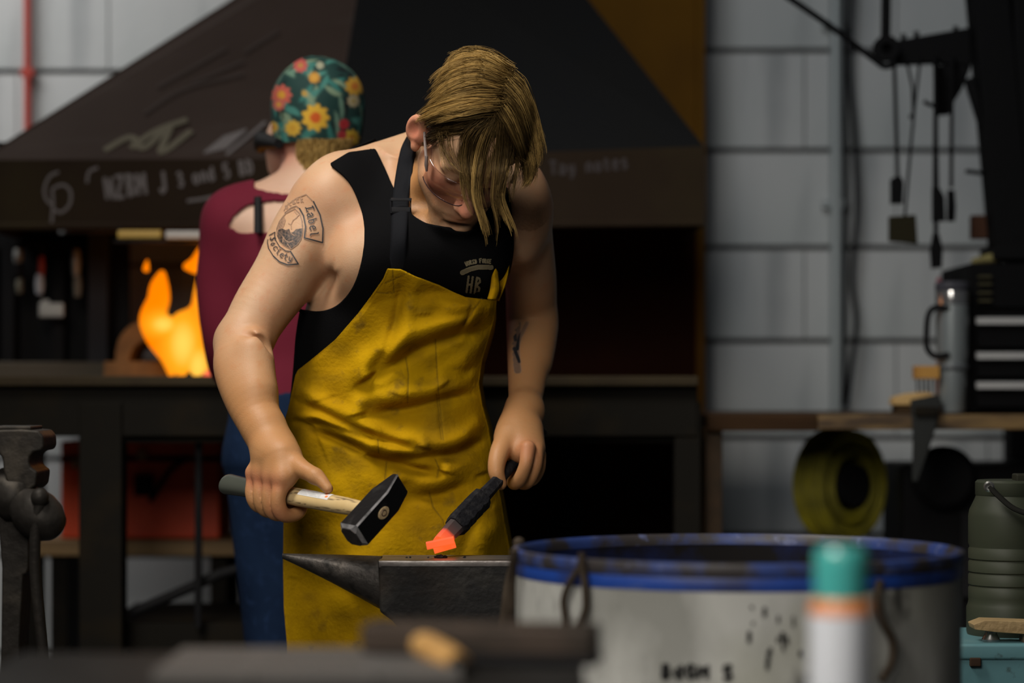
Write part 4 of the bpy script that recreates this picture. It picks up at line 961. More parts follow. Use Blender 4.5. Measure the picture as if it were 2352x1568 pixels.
b.build('buckle', plast, st, bevel=.0008)
# trousers and boots behind the anvil
denim = mat('dark_denim', (.02, .028, .05), .9, noise=(30, 4, (.012, .016, .03), .4, .7))
fj = Field((-.45, 4.05, .06), (.2, 4.5, 1.0), .008)
for px, dx in ((800, -.02), (1020, .02)):
    hpv, kn, an = P(px, 1120, 4.25), P(px, 1480, 4.24), P(px, 1480, 4.26)
    kn[2] = .5; an[2] = .1; kn[0] = hpv[0] + dx; an[0] = hpv[0] + dx * 2; fj.chain([hpv, kn, an], [.098, .078, .062], .02)
fj.cone(P(830, 1050, 4.25), P(990, 1050, 4.25), .105, .105, .04)
jv, jq = fj.nets(); link('trousers', npmesh('trousers', relax(jv, jq, 2), jq), denim, man)
boot = mat('boot_leather', (.03, .02, .015), .6)
for px, dx in ((800, -.02), (1020, .02)):
    x = P(px, 1120, 4.25)[0] + dx * 2
    fb = Field((x - .1, 3.98, -.01), (x + .1, 4.42, .24), .008); fb.cone((x, 4.28, .06), (x, 4.28, .2), .058, .062, .02); fb.cone((x, 4.31, .045), (x, 4.10, .04), .046, .043, .03, flat=((0, 0, 1), .85)); fb.D = np.maximum(fb.D, (.0 - (fb.lo[2] + np.arange(fb.n[2]) * fb.h))[None, None, :].astype(np.float32))
    bv, bq = fb.nets(); link('boot', npmesh('boot', relax(bv, bq, 2), bq), boot, man)

# ---- safety glasses (head frame)
clear = bpy.data.materials.new('clear_plastic'); clear.use_nodes = True; nt = clear.node_tree; nt.nodes.clear()
o_ = nt.nodes.new('ShaderNodeOutputMaterial'); t_ = nt.nodes.new('ShaderNodeBsdfTransparent'); gl = nt.nodes.new('ShaderNodeBsdfGlossy'); mx = nt.nodes.new('ShaderNodeMixShader'); fz = nt.nodes.new('ShaderNodeFresnel')
t_.inputs[0].default_value = (.84, .77, .77, 1); gl.inputs['Roughness'].default_value = .12; fz.inputs[0].default_value = 1.06
mx.inputs[0].default_value = .07; nt.links.new(t_.outputs[0], mx.inputs[1]); nt.links.new(gl.outputs[0], mx.inputs[2]); nt.links.new(mx.outputs[0], o_.inputs[0])
rimm = mat('clear_rim', (.15, .115, .105), .35, spec=.4); rimd = mat('lens_edge', (.035, .018, .018), .3, spec=.5)
gls = MB(); top = []; bot = []; n = 40
for i in range(n + 1):
    a = math.radians(-78 + 156 * i / n); x = .074 * math.sin(a); y = .040 + .073 * math.cos(a) ** .85
    hz = .5 + .5 * math.cos(a); nose = math.exp(-(x / .011) ** 2)
    top.append((x, y + .003, .014 + .018 * hz)); bot.append((x, y + .002, .004 - .026 * min(1, hz * 1.6) + .015 * nose))
vs = [hp(*p) for p in top] + [hp(*(np.array(p) * .5 + np.array(q_) * .5 + np.array([0, .003, 0]))) for p, q_ in zip(top, bot)] + [hp(*p) for p in bot]; m_ = n + 1
gls.add(vs, [(r * m_ + i, r * m_ + i + 1, (r + 1) * m_ + i + 1, (r + 1) * m_ + i) for r in (0, 1) for i in range(n)])
lens = gls.build('safety_lens', clear, man, True)
lens.modifiers.new('thick', 'SOLIDIFY').thickness = .0016
MB().tube([hp(*p) for p in bot], .0009, 6).build('lens_edge', rimd, lens, True)
MB().tube([hp(*p) for p in top], .0005, 6).build('lens_edge', clear, lens, True)
for s in (-1, 1):
    b = MB(); b.tube([hp(s * .079, -.012, .022), hp(s * .078, .02, .019), hp(s * .0755, .052, .014)], [.0018, .0022, .0026], 8, flat=.7)
    b.build('temple_arm', rimm, lens, True); b = MB(); e = [hp(s * .0755, .050, .017), hp(s * .074, .060, .008), hp(s * .0715, .066, -.001)]; b.tube(e, [.0045, .0058, .0032], 10, flat=.6)
    b.build('hinge', rimm, lens, True)

# ---- hair: long damp strands combed from a parting, forelock hanging in front of the face
hairm = mat('blond_hair', (.05, .03, .012), .42, spec=.22); hairm.node_tree.nodes['Principled BSDF'].inputs['Specular Tint'].default_value = (1, .72, .36, 1)
nt = hairm.node_tree; a_ = nt.nodes.new('ShaderNodeAttribute'); a_.attribute_name = 'tone'; cr = nt.nodes.new('ShaderNodeValToRGB')
for p_, c_ in ((0, (.018, .011, .005, 1)), (.45, (.085, .052, .018, 1)), (1, (.46, .30, .10, 1))):
    e_ = cr.color_ramp.elements.new(p_) if 0 < p_ < 1 else cr.color_ramp.elements[-int(p_)]; e_.color = c_
nt.links.new(a_.outputs['Fac'], cr.inputs[0]); nt.links.new(cr.outputs[0], nt.nodes['Principled BSDF'].inputs['Base Color'])
RC, RR = CRC, CRR + .002
def on_scalp(px):            # local point of the skull seen under a pixel
    o = HM.T @ (np.array([0, 0, CAMZ]) - HO) - RC; dv = HM.T @ (P(px[0], px[1], 1.0) - np.array([0, 0, CAMZ]))
    A, B_, C_ = ((dv / RR) ** 2).sum(), 2 * (o * dv / RR ** 2).sum(), ((o / RR) ** 2).sum() - 1
    D_ = B_ * B_ - 4 * A * C_; t = (-B_ - math.sqrt(max(D_, 0))) / (2 * A); return o + dv * t + RC
def lift(p, l): 
    q_ = (p - RC) / (RR + l); return RC + q_ / np.linalg.norm(q_) * (RR + l)
camo_ = np.array([0, 0, CAMZ]); rr = R_; guides = []
DH = float((HO + (RC - np.array([0, 0, 0])) @ HM.T)[1]) - .098
def lock_pt(px, l, hang):     # a point of a lock: on the skull l above it, beside it past the silhouette, or hanging clear of the face
    o = HM.T @ (camo_ - HO) - RC; dv = HM.T @ (P(px[0], px[1], 1.0) - camo_); rl = RR + l
    A, B_, C_ = ((dv / rl) ** 2).sum(), 2 * (o * dv / rl ** 2).sum(), ((o / rl) ** 2).sum() - 1
    D_ = B_ * B_ - 4 * A * C_; t = (-B_ - math.sqrt(max(D_, 0))) / (2 * A); w = float(np.clip((px[1] - hang) / 60, 0, 1)) if hang else 0
    t = t * (1 - w) + min(t, DH + .012 - l) * w
    return P(px[0], px[1], t)
def field_of(curves):
    C_ = np.array([spline(np.array(c, float), 8)[np.linspace(0, 8 * (len(c) - 1), 30).round().astype(int)] for c in curves])
    return lambda q: np.array([[np.interp(q * (len(C_) - 1), range(len(C_)), C_[:, i, k]) for k in (0, 1)] for i in range(30)])
def locks(curves, n, kids, spread, lay, jit=5, cut=(.75, 1.0), hang=0, tone=(.1, 1.0), start=(0, .12), wave=3.0, tipl=.5, sel=None):
    f = field_of(curves)
    for _ in range(n):
        q = rr.random() if sel is None else rr.choice(sel) + rr.gauss(0, .02); c = f(min(max(q, 0), 1)); a = int(rr.uniform(*start) * 30); b = max(a + 8, int(30 * rr.uniform(*cut))); c = c[a:b]
        ph, am = rr.uniform(0, 6), rr.uniform(-1, 1) * wave; m = len(c); tt = np.linspace(0, 1, m); l0 = rr.uniform(*lay); j = np.array([rr.gauss(0, jit), rr.gauss(0, jit)])
        d = np.gradient(c, axis=0); d /= np.hypot(*d.T)[:, None] + 1e-9; nn_ = np.stack([-d[:, 1], d[:, 0]], 1)
        c = c + j * (.5 + .5 * tt[:, None]) + nn_ * (am * np.sin(ph + tt * 5) * tt)[:, None] * 2
        l = .002 + (l0 - .002) * np.sin(np.clip(tt * 1.8 + .15, 0, math.pi * tipl + .3) / (tipl + .5)) ** .7
        guides.append((np.array([lock_pt(p_, l_, hang) for p_, l_ in zip(c, l)]), kids, spread, rr.uniform(*tone)))
LEFT = [[(1170, 160), (1120, 122), (1065, 116), (1025, 142)], [(1166, 172), (1105, 138), (1040, 148), (998, 188)], [(1160, 188), (1095, 166), (1030, 180), (976, 228)], [(1154, 208), (1092, 194), (1030, 213), (962, 262)],
        [(1150, 232), (1092, 232), (1030, 244), (966, 268), (950, 284)], [(1146, 250), (1104, 254), (1062, 266), (1010, 270), (958, 292)]]
RIGHT = [[(1166, 165), (1200, 192), (1226, 255), (1240, 325), (1236, 385)], [(1160, 195), (1194, 232), (1220, 300), (1234, 370), (1218, 425)], [(1150, 232), (1180, 270), (1206, 335), (1220, 400), (1200, 440)], [(1146, 258), (1170, 300), (1192, 352), (1206, 412), (1196, 436)]]
FORE = [[(1112, 268), (1072, 300), (1058, 352), (1068, 415), (1090, 470), (1096, 500)], [(1126, 270), (1085, 318), (1072, 380), (1080, 440), (1098, 500), (1110, 560)], [(1136, 268), (1112, 330), (1098, 395), (1096, 455), (1118, 530), (1126, 605)],
        [(1142, 264), (1140, 330), (1132, 400), (1128, 460), (1140, 520), (1136, 590)], [(1148, 262), (1164, 330), (1158, 400), (1150, 460), (1176, 530), (1182, 565)], [(1150, 258), (1184, 325), (1192, 385), (1186, 430), (1170, 480), (1190, 520)]]
locks(LEFT, 150, 17, .0052, (.004, .017), 5, (.8, 1.0)); locks(LEFT, 70, 12, .004, (.015, .021), 4, (.75, 1.0), tone=(.6, 1))
locks(RIGHT, 105, 16, .0050, (.004, .020), 5, (.8, 1.0), hang=380)
locks(FORE, 38, 15, .0040, (.003, .012), 8, (.62, .86), hang=335, tone=(.0, .6)); locks(FORE, 13, 12, .0028, (.008, .014), 3, (.88, 1.0), hang=335, tone=(.35, .85), sel=[.36, .42, .58, .8, .84], wave=4)
locks([LEFT[5], [(1120, 268), (1070, 285), (1010, 290), (962, 305)], [(1100, 275), (1060, 300), (1005, 312), (968, 318)]], 34, 14, .0045, (.002, .004), 5, (.6, 1.0), tone=(0, .3), start=(0, .4))
locks([[(1010, 296), (985, 306), (968, 320), (972, 345)], [(1050, 305), (1015, 318), (992, 330), (985, 352)]], 14, 10, .004, (.001, .003), 4, (.6, 1.0), tone=(.1, .4))       # sideburn
locks([[(1040, 300), (1030, 340), (1040, 390), (1062, 430)], [(1010, 300), (1020, 350), (1045, 385), (1060, 385)], [(1180, 300), (1230, 340), (1255, 378), (1275, 388)]], 18, 2, .004, (.008, .014), 8, (.7, 1.0), hang=335, tone=(.2, .6))   # flyaways
for i in range(46):          # nape side, back of the head (local frame)
    ph = rr.uniform(-2.9, 2.9); pts = []
    for q in np.linspace(0, 1, 18):
        v3 = np.array([math.sin(ph) * (.35 + .6 * q), -1 + .25 * q, .75 - 1.45 * q]); v3 /= np.linalg.norm(v3); pts.append(HO + HM @ (RC + v3 * (RR + rr.uniform(.004, .012) * (.4 + .6 * q))))
    guides.append((np.array(pts), 14, .008, rr.uniform(.2, .7)))
SV, SF, ST, off = [], [], [], 0
for pts, kids, spr, tone in guides:
    n = len(pts); tt = np.linspace(0, 1, n)[:, None]
    for j in range(int(kids * 1.6)):
        o = NP.normal(0, spr, 3); o2 = NP.normal(0, spr * .35, 3); wob = np.sin(np.linspace(0, 5, n) + NP.random() * 6)[:, None] * NP.normal(0, .0016, 3)
        q_ = pts + o * (1 - tt) ** 1.0 + o2 * tt + wob * tt; m = max(4, int(n * NP.uniform(.78, 1))); q_ = q_[:m]
        w3 = q_; tg = np.gradient(w3, axis=0); tg /= np.linalg.norm(tg, axis=1)[:, None]
        a = np.cross(tg, [0, 1., 0]); a /= np.linalg.norm(a, axis=1)[:, None] + 1e-9; b = np.cross(tg, a); rad = .00046 * np.sqrt(np.clip(1.05 - np.linspace(0, 1, m), .03, 1))[:, None]
        ring = np.stack([w3 + (a * math.cos(c) + b * math.sin(c)) * rad for c in (0, 2.094, 4.189)], 1).reshape(-1, 3)
        k = np.arange(m - 1)[:, None] * 3 + off; f = np.concatenate([np.concatenate([k + c, k + (c + 1) % 3, k + 3 + (c + 1) % 3, k + 3 + c], 1) for c in range(3)])
        SV.append(ring); SF.append(f); off += 3 * m; ST.append(np.repeat(np.clip(tone + NP.normal(0, .12) + .12 * np.linspace(-.6, 1, m), 0, 1), 3))
hair = link('hair', npmesh('hair', np.concatenate(SV), np.concatenate(SF), {'tone': np.concatenate(ST)}), hairm, man); hair['label'] = 'shoulder-length damp blond hair with hanging forelock'
# close layer of hair on the scalp under the strands
uu, vv = np.meshgrid(np.linspace(0, math.pi, 60), np.linspace(0, 2 * math.pi, 90)); L3 = np.stack([np.sin(uu) * np.cos(vv), np.sin(uu) * np.sin(vv), np.cos(uu)], 2) * (RR + .0035) + RC
k = np.arange(90 * 60).reshape(90, 60); Q_ = np.stack([k[:-1, :-1].ravel(), k[1:, :-1].ravel(), k[1:, 1:].ravel(), k[:-1, 1:].ravel()], 1); Lf = L3.reshape(-1, 3)
hl = (Lf[:, 2] > .062 - .35 * np.clip(.06 - Lf[:, 1], 0, .3) + np.clip(Lf[:, 1] - .055, 0, 1) * .9 - .0) 
sv_, sq_ = compact(Lf, Q_, hl[Q_].all(1)); 
scm = mat('hair_roots', (.030, .019, .009), .7, noise=(70, 4, (.012, .008, .004), .4, .65))
link('hair_roots', npmesh('hair_roots', sv_ @ HM.T + HO, sq_), scm, hair)
# ================================================================ hammer, hot bar, anvil
hsteel = mat('black_hammer_steel', (.022, .022, .024), .38, .75, noise=(40, 6, (.06, .06, .062), .58, .75), bump=(120, .12))
worn = mat('worn_steel_edge', (.30, .29, .30), .4, .5, noise=(60, 5, (.1, .1, .1), .45, .7))
hface = mat('hammer_face', (.07, .06, .058), .5, .6, noise=(90, 4, (.03, .026, .025), .4, .7))
hw = thing('hammer', 'cross-peen hammer with black head and pale wooden handle gripped by the man', 'hammer', tuple(HG))
def hl_(s, a, b): return Vector(HH + hx * s + ha * a + hb * b)
hs = .0205
def ring(a, sx, sb, ch, cxs=0.0):
    return [hl_(cxs + x * sx, a, y * sb) for x, y in ((-1, -1 + ch), (-1 + ch, -1), (1 - ch, -1), (1, -1 + ch), (1, 1 - ch), (1 - ch, 1), (-1 + ch, 1), (-1, 1 - ch))]
MB().loft([ring(-.066, .0052, hs * .93, .2), ring(-.062, .0068, hs * .96, .15), ring(-.026, hs * .98, hs, .12), ring(.050, hs, hs, .12), ring(.0515, hs, hs, .14)]).build('hammer_head', hsteel, hw, bevel=.0009)
hd = hw.children[0] if hw.children else None
hd = [o for o in bpy.data.objects if o.name == 'hammer_head'][0]
MB().loft([ring(.0515, hs, hs, .14), ring(.0575, hs * .86, hs * .86, .42), ring(.0578, hs * .85, hs * .85, .42)]).build('face_chamfer', worn, hd)
MB().loft([ring(.0577, hs * .85, hs * .85, .42), ring(.0595, hs * .82, hs * .82, .42)]).build('striking_face', hface, hd, bevel=.0006)
# bright worn edge between the two long sides
ed = MB(); sgn = 1 if hb[1] < 0 else -1
rgs = [ring(-.066, .0052, hs * .93, .2), ring(-.062, .0068, hs * .96, .15), ring(-.026, hs * .98, hs, .12), ring(.0515, hs, hs, .13)]
pr_ = (4, 5) if sgn > 0 else (2, 3); of = Vector((hx + hb * sgn) * .0005)
ed.loft([[r_[pr_[0]] + of, r_[pr_[1]] + of, r_[pr_[1]] - of, r_[pr_[0]] - of] for r_ in rgs])
ed.build('worn_edge', worn, hd)
ash = mat('pale_ash_wood', (.60, .45, .23), .45, noise=[((14, 14, 14), 5, (.52, .37, .17), .4, .7)], coat=.15)
attr_mix(ash, 'grain', (.06, .035, .02))
NH, NA = 90, 40; ts = np.linspace(-.135, .25, NH); V = []; gcol = []
er = np.interp(ts, [-.135, -.09, 0, .05, .10, .17, .215, .25], [.0185, .0165, .0160, .0158, .0155, .0148, .0125, .0122]); eb = np.interp(ts, [-.135, -.09, 0, .05, .10, .17, .215, .25], [.0150, .0135, .013, .0128, .0126, .0122, .0100, .0100])
for i, t in enumerate(ts):
    for j in range(NA):
        q = 2 * math.pi * j / NA; V.append(HG + hx * t + ha * (er[i] * math.cos(q)) + hb * (eb[i] * math.sin(q)))
V = np.array(V); k = np.arange(NH * NA).reshape(NH, NA); kk = np.roll(k, -1, 1)
Q = np.stack([k[:-1].ravel(), kk[:-1].ravel(), kk[1:].ravel(), k[1:].ravel()], 1)
T = np.repeat(ts, NA); A_ = np.tile(np.arange(NA) / NA, NH)
gd = np.stack([T * 1000, A_ * 100], 1); lines = []
for q in range(9):
    y0 = 8 + q * 10 + R_.uniform(-3, 3); x = R_.uniform(15, 60); p = [(x, y0)]
    while p[-1][0] < 195 and len(p) < 26: p.append((p[-1][0] + R_.uniform(4, 11), p[-1][1] + R_.uniform(-2.2, 2.2)))
    cut_ = R_.randint(3, max(4, len(p) - 4)); lines += [p[:cut_], p[cut_ + 1:]]
gr_ = ink(gd, lines, 1.7, .6) * .9
sel = T[Q].mean(1) > -.02
hv, hq, hgc = compact(V, Q, sel, gr_); wood_o = link('wooden_handle', npmesh('wooden_handle', hv, hq, {'grain': hgc}), ash, hw)
grip = mat('grey_green_paint', (.055, .06, .05), .3, spec=.5, coat=.3)
b = MB(); rings = []
for i, t in enumerate(np.r_[-.142, -.140, ts[(ts < -.015)]]):
    sc_ = (.62, .93)[i] if i < 2 else 1.02; er_ = np.interp(t, ts, er) * sc_; eb_ = np.interp(t, ts, eb) * sc_
    rings.append([Vector(HG + hx * t + ha * (er_ * math.cos(2 * math.pi * j / 32)) + hb * (eb_ * math.sin(2 * math.pi * j / 32))) for j in range(32)])
b.loft(rings).build('painted_grip', grip, hw, True)
# end of the handle in the eye, with its ring wedge
eye = MB(); eye.loft([[Vector(HH + hx * t + ha * (.0118 * c_ * math.cos(2 * math.pi * j / 28)) + hb * (.0085 * c_ * math.sin(2 * math.pi * j / 28))) for j in range(28)] for t, c_ in ((hs - .004, 1), (hs + .0012, 1), (hs + .0018, .93))])
eye.build('handle_end', mat('end_grain_wood', (.50, .37, .20), .6, noise=(200, 4, (.30, .2, .1), .4, .7)), hw)
MB().tube([Vector(HH + hx * (hs + .0016) + ha * (.0048 * math.cos(a)) + hb * (.0045 * math.sin(a))) for a in np.linspace(0, 2 * math.pi, 21)], .0011, 6, cap=False).build('wedge_ring', mat('rusty_ring', (.12, .075, .05), .5, .6), hw, True)
# paper label on the handle: red heading, grey small print, two orange marks
lm = vcol_mat('paper_label', 'col', .5); xs, ys = np.arange(0, 1.001, .01), np.arange(0, 1.001, .03); X, Y = np.meshgrid(xs, ys)
ang0 = math.atan2(float(np.dot(hb, [0, -.6, .8])), float(np.dot(ha, [0, -.6, .8]))) 
V = []
for x_, y_ in zip(X.ravel(), Y.ravel()):
    t = .062 + .075 * x_; q = ang0 + (y_ - .5) * 1.15 * (1 if np.dot(np.cross(ha, hb), hx) > 0 else -1)
    V.append(HG + hx * t + ha * ((np.interp(t, ts, er) + .0004) * math.cos(q)) + hb * ((np.interp(t, ts, eb) + .0004) * math.sin(q)))
gp = np.stack([X.ravel() * 75, Y.ravel() * 17], 1); c = np.tile(np.array([[.62, .62, .62]]), (len(gp), 1))
def over(m, col):
    global c
    c = c * (1 - m[:, None]) + np.array(col)[None] * m[:, None]
over(ink(gp, [[(6, 3), (24, 3)]], 2.2) * (np.sin(gp[:, 0] * 2.2) > -.4), (.6, .12, .06))
for yy in (7, 9.5, 12, 14.5): over(ink(gp, [[(4, yy), (54, yy)]], 1.1) * (np.sin(gp[:, 0] * 2.7 + yy) > -.3), (.25, .25, .26))
for xx, yy in ((62, 5), (68, 11)): over(ink(gp, [[(xx - 1, yy), (xx + 1, yy)]], 4.5), (.75, .2, .03))
k = np.arange(X.size).reshape(X.shape); link('paper_label', npmesh('paper_label', V, np.stack([k[:-1, :-1].ravel(), k[1:, :-1].ravel(), k[1:, 1:].ravel(), k[:-1, 1:].ravel()], 1), {'col': c}), lm, wood_o)

# ---- hot bar: thin stem, thick scaly shoulder, glowing hooked tip
scale_m = mat('black_fire_scale', (.012, .012, .0145), .72, .3, noise=(70, 6, (.03, .029, .03), .5, .75), bump=(150, .6))
hot = bpy.data.materials.new('glowing_steel'); hot.use_nodes = True; nt = hot.node_tree; pb = nt.nodes['Principled BSDF']; pb.inputs['Base Color'].default_value = (.03, .02, .02, 1); pb.inputs['Roughness'].default_value = .8
at = nt.nodes.new('ShaderNodeAttribute'); at.attribute_name = 'ember'; rp = nt.nodes.new('ShaderNodeValToRGB'); el = rp.color_ramp.elements
el[0].position = .12; el[0].color = (0, 0, 0, 1); el[1].position = 1; el[1].color = (1, .13, .022, 1); e = el.new(.42); e.color = (.05, .008, .004, 1); e = el.new(.62); e.color = (.85, .07, .012, 1)
nt.links.new(at.outputs['Fac'], rp.inputs[0]); nt.links.new(rp.outputs[0], pb.inputs['Emission Color']); pb.inputs['Emission Strength'].default_value = 1.0
bar = thing('forging_bar', 'black steel bar with an orange-hot hooked tip held over the anvil', 'steel bar', tuple(B0))
bu = np.cross(bx, [0, -1., 0]); bu /= np.linalg.norm(bu); bu = bu if bu[2] > 0 else -bu; bw = np.cross(bx, bu); bw = bw if bw[1] < 0 else -bw
def bp(t, u_, w_): return Vector(B0 + bx * t + bu * u_ + bw * w_)
def bring(t, ru, rw, cu=0, cw=0): return [bp(t, cu + x * ru, cw + y * rw) for x, y in ((-1, -.6), (-.6, -1), (.6, -1), (1, -.6), (1, .6), (.6, 1), (-.6, 1), (-1, .6))]
b = MB(); L1 = BL * .46
b.loft([bring(-.10, .0075, .0075), bring(.0, .0085, .008), bring(.05, .0098, .009), bring(L1 - .012, .0118, .0105), bring(L1 + .004, .0122, .011)]); b.build('stem', scale_m, bar, bevel=.001)
b = MB(); rs = []
for i, t in enumerate(np.linspace(L1, BL * .80, 9)):
    w_ = [.0165, .019, .0178, .0186, .0180, .0187, .0183, .0190, .0150][i]; rs.append(bring(t, w_, .0145 + .0006 * (i % 2), .0008 * (-1) ** i))
b.loft(rs); b.build('scaly_shoulder', scale_m, bar, bevel=.0008)
# tip: taper, then two-pronged hooked end; heat rises towards the end
segs = []; hv = []
def addl(rings, heats):
    n0 = len(segs_v); n = len(rings[0])
    for r_, h_ in zip(rings, heats):
        segs_v.extend([tuple(v) for v in r_]); heat.extend([h_] * n)
    for i in range(len(rings) - 1):
        for k_ in range(n): segs_f.append((n0 + i * n + k_, n0 + i * n + (k_ + 1) % n, n0 + (i + 1) * n + (k_ + 1) % n, n0 + (i + 1) * n + k_))
    segs_f.append(tuple(n0 + k_ for k_ in range(n - 1, -1, -1))); segs_f.append(tuple(n0 + (len(rings) - 1) * n + k_ for k_ in range(n)))
segs_v, segs_f, heat = [], [], []
TP = P(1010, 1252, 3.865)
addl([bring(BL * .78, .0145, .012), bring(BL * .83, .0138, .0115), bring(BL * .88, .0132, .011), bring(BL * .915, .0128, .0108), bring(BL * .955, .0125, .0105), bring(BL * .985, .0115, .010)], [.05, .16, .34, .60, .8, .95])
def wb(x, z, d=3.862): return Vector(P(x, z, d))
def bar2(a, b_, hh, ww, d=3.862, d2=None):
    a, b_ = wb(*a, d), wb(*b_, d2 or d); t = (b_ - a).normalized(); n_ = Vector((-t.z, 0, t.x)); y_ = Vector((0, 1, 0))
    return [[p + n_ * (sx * hh) + y_ * (sy * ww) for sx, sy in ((-1, -.7), (-.7, -1), (.7, -1), (1, -.7), (1, .7), (.7, 1), (-.7, 1), (-1, .7))] for p in (a, a.lerp(b_, .5), b_)]
addl(bar2((1043, 1240), (980, 1253), .0062, .011, 3.850, 3.838), [.95, .97, .9])       # upper prong
addl(bar2((1046, 1250), (997, 1264), .0050, .010, 3.880), [.92, .98, 1.0])               # lower prong
me = bpy.data.meshes.new('hot_tip'); me.from_pydata(segs_v, [], segs_f); at_ = me.attributes.new('ember', 'FLOAT', 'POINT'); at_.data.foreach_set('value', np.array(heat, np.float32))
ht = link('hot_tip', me, hot, bar, False); ht['label'] = 'glowing orange hooked tip'

# ---- anvil
iron = mat('anvil_iron', (.020, .0195, .0195), .6, .35, noise=[(18, 6, (.036, .034, .031), .5, .7), (7, 5, (.034, .026, .02), .55, .75)], bump=(80, .5))
facem = mat('anvil_face_steel', (.28, .26, .245), .38, .9, noise=[((6, 30, 6), 5, (.12, .105, .1), .42, .66)], bump=(60, .2))
YA0, YA1 = 3.80, 3.925; ym = (YA0 + YA1) / 2; zt = P(1100, 1287, YA0)[2]
xl, xr = P(868, 1284, YA0)[0], P(1350, 1284, YA0)[0]
anv = thing('anvil', 'dark iron anvil with pointed horn below the hammer', 'anvil', (xl + .15, ym, 0))
def apx(px): return (px - CX) / F * YA0
def apz(py): return CAMZ - (py - HY) / F * YA0
prof = [(868, 1287), (1420, 1287), (1420, 1345), (1330, 1360), (1270, 1400), (1245, 1470), (1250, 1600), (1320, 1690), (900, 1690), (960, 1600), (962, 1530), (940, 1480), (921, 1448), (900, 1425), (872, 1405)]
MB().prism([Vector((apx(x), YA0, apz(y) - (.004 if y == 1287 else 0))) for x, y in prof], (0, YA1 - YA0, 0)).build('anvil_body', iron, anv, bevel=.005, seg=3)
MB().box(((apx(868) + apx(1420)) / 2, ym, zt - .006), (apx(1420) - apx(868), YA1 - YA0, .012)).build('anvil_face', facem, anv, bevel=.0022)
# horn: round above and below, tapering to the tip
rs = []; tipx = apx(640)
for t in np.linspace(0, 1, 26):
    x = apx(872) + (tipx - apx(872)) * t; top = apz(np.interp(t, [0, .4, 1], [1283, 1280, 1277])) ; bot = apz(np.interp(t, [0, .25, .5, .75, .95, 1], [1408, 1376, 1345, 1316, 1294, 1289])); hw_ = np.interp(t, [0, .5, .95, 1], [.060, .036, .009, .004])
    c_ = (top + bot) / 2; hh = (top - bot) / 2; rs.append([Vector((x, ym + hw_ * math.cos(a) * (1 if abs(math.cos(a)) < .99 else 1), c_ + hh * (abs(math.sin(a)) ** .75) * np.sign(math.sin(a)) )) for a in np.linspace(0, 2 * math.pi, 28, endpoint=False)])
MB().loft(rs).build('horn', mat('horn_iron', (.045, .041, .038), .48, .55, noise=[(16, 6, (.075, .066, .058), .5, .7), (50, 4, (.02, .019, .018), .52, .7)], bump=(90, .5)), anv, True)
# stand
stw = mat('dark_timber', (.035, .026, .018), .8, noise=((3, 3, 20), 5, (.02, .015, .01), .4, .7))
zb = apz(1690)
so_ = MB().box(((apx(900) + apx(1320)) / 2, ym, zb / 2), (apx(1320) - apx(900) + .06, .26, zb)); so_.build('timber_block', stw, anv, bevel=.008)
# flakes of scale on the face
flake = mat('black_scale_flake', (.015, .015, .015), .5, .4)
for i, (x, y, r) in enumerate([(1012, 1282, .006), (1002, 1283, .004), (1022, 1282, .0045), (1067, 1281, .003), (942, 1281, .0025), (934, 1280, .002), (984, 1282, .0018), (1010, 1283, .005)]):
    c_ = P(x, y, 3.86); c_[2] = zt + r * .35; b = MB(); b.sphere(c_, r, 8, (1, .9, .55)); b.v = [tuple(np.array(v) + NP.normal(0, r * .13, 3)) for v in b.v]
    o = b.build('scale_flake', flake); props(o, ['largest black scale flake on the anvil right below the glowing tip', 'black scale flake at the left of the small heap below the glowing tip', 'black scale flake at the right of the small heap below the glowing tip', 'single black scale flake farthest right on the anvil face', 'right one of two tiny flakes near the horn end of the anvil face', 'left one of two tiny flakes near the horn end of the anvil face', 'smallest scale flake midway along the anvil face left of the heap', 'front black scale flake of the small heap below the glowing tip'][i], 'scale flake', 'flakes of scale on the anvil')
# ================================================================ second person, seen from behind
DW = 4.8
wm = thing('person', 'person in maroon open-back top, blue jeans and flowered cap facing the forge', 'person', (xpx(720, DW), DW, 0))
skin2 = mat('pale_skin', (.60, .38, .27), .5, noise=(8, 4, (.54, .31, .21), .45, .7), sss=.1); attr_mix(skin2, 'flush', (.62, .17, .12))
HW = .006
fw2 = Field((xpx(430, DW), DW - .32, .80), (xpx(1030, DW), DW + .34, 1.74), HW)
def rw(py, cx, hw, b, d=DW): return (zpx(py, d), xpx(cx, d), d, hw / F * d, b)
fw2.stack([rw(432, 735, 70, .055, DW + .01), rw(455, 735, 160, .075), rw(510, 735, 205, .095), rw(600, 732, 205, .108), rw(720, 728, 180, .105), rw(820, 728, 168, .10), rw(900, 728, 185, .112), rw(960, 728, 195, .12)], 0, 2.2)
for s, x in ((-1, 545), (1, 925)):
    fw2.ell(P(x, 508, DW), (.062, .066, .062), .04)
    fw2.chain([P(x - s * 2, 510, DW), P(x + s * 30, 640, DW + .01), P(x + s * 22, 790, DW + .02), P(x + s * 5, 850, DW + .12), P(x - s * 30, 830, DW + .27)], [.056, .05, .043, .04, .03], .03)
fw2.cone(P(735, 440, DW + .02), P(712, 350, DW + .045), .062, .058, .03)
for s, x in ((-1, 600), (1, 870)): fw2.cone(P(735 + s * 30, 425, DW + .01), P(x, 470, DW), .045, .04, .04)
HC = P(722, 275, DW + .05)
fw2.ell(HC, (.075, .092, .095), .01)
fw2.cone(P(690, 330, DW + .08), P(652, 388, DW + .12), .05, .03, .03); fw2.ell(P(660, 330, DW + .11), (.045, .06, .06), .03)
fw2.ell(P(672, 352, DW + .02), (.009, .02, .028), .006)
wv, wq = fw2.nets(); wv = relax(wv, wq, 2)
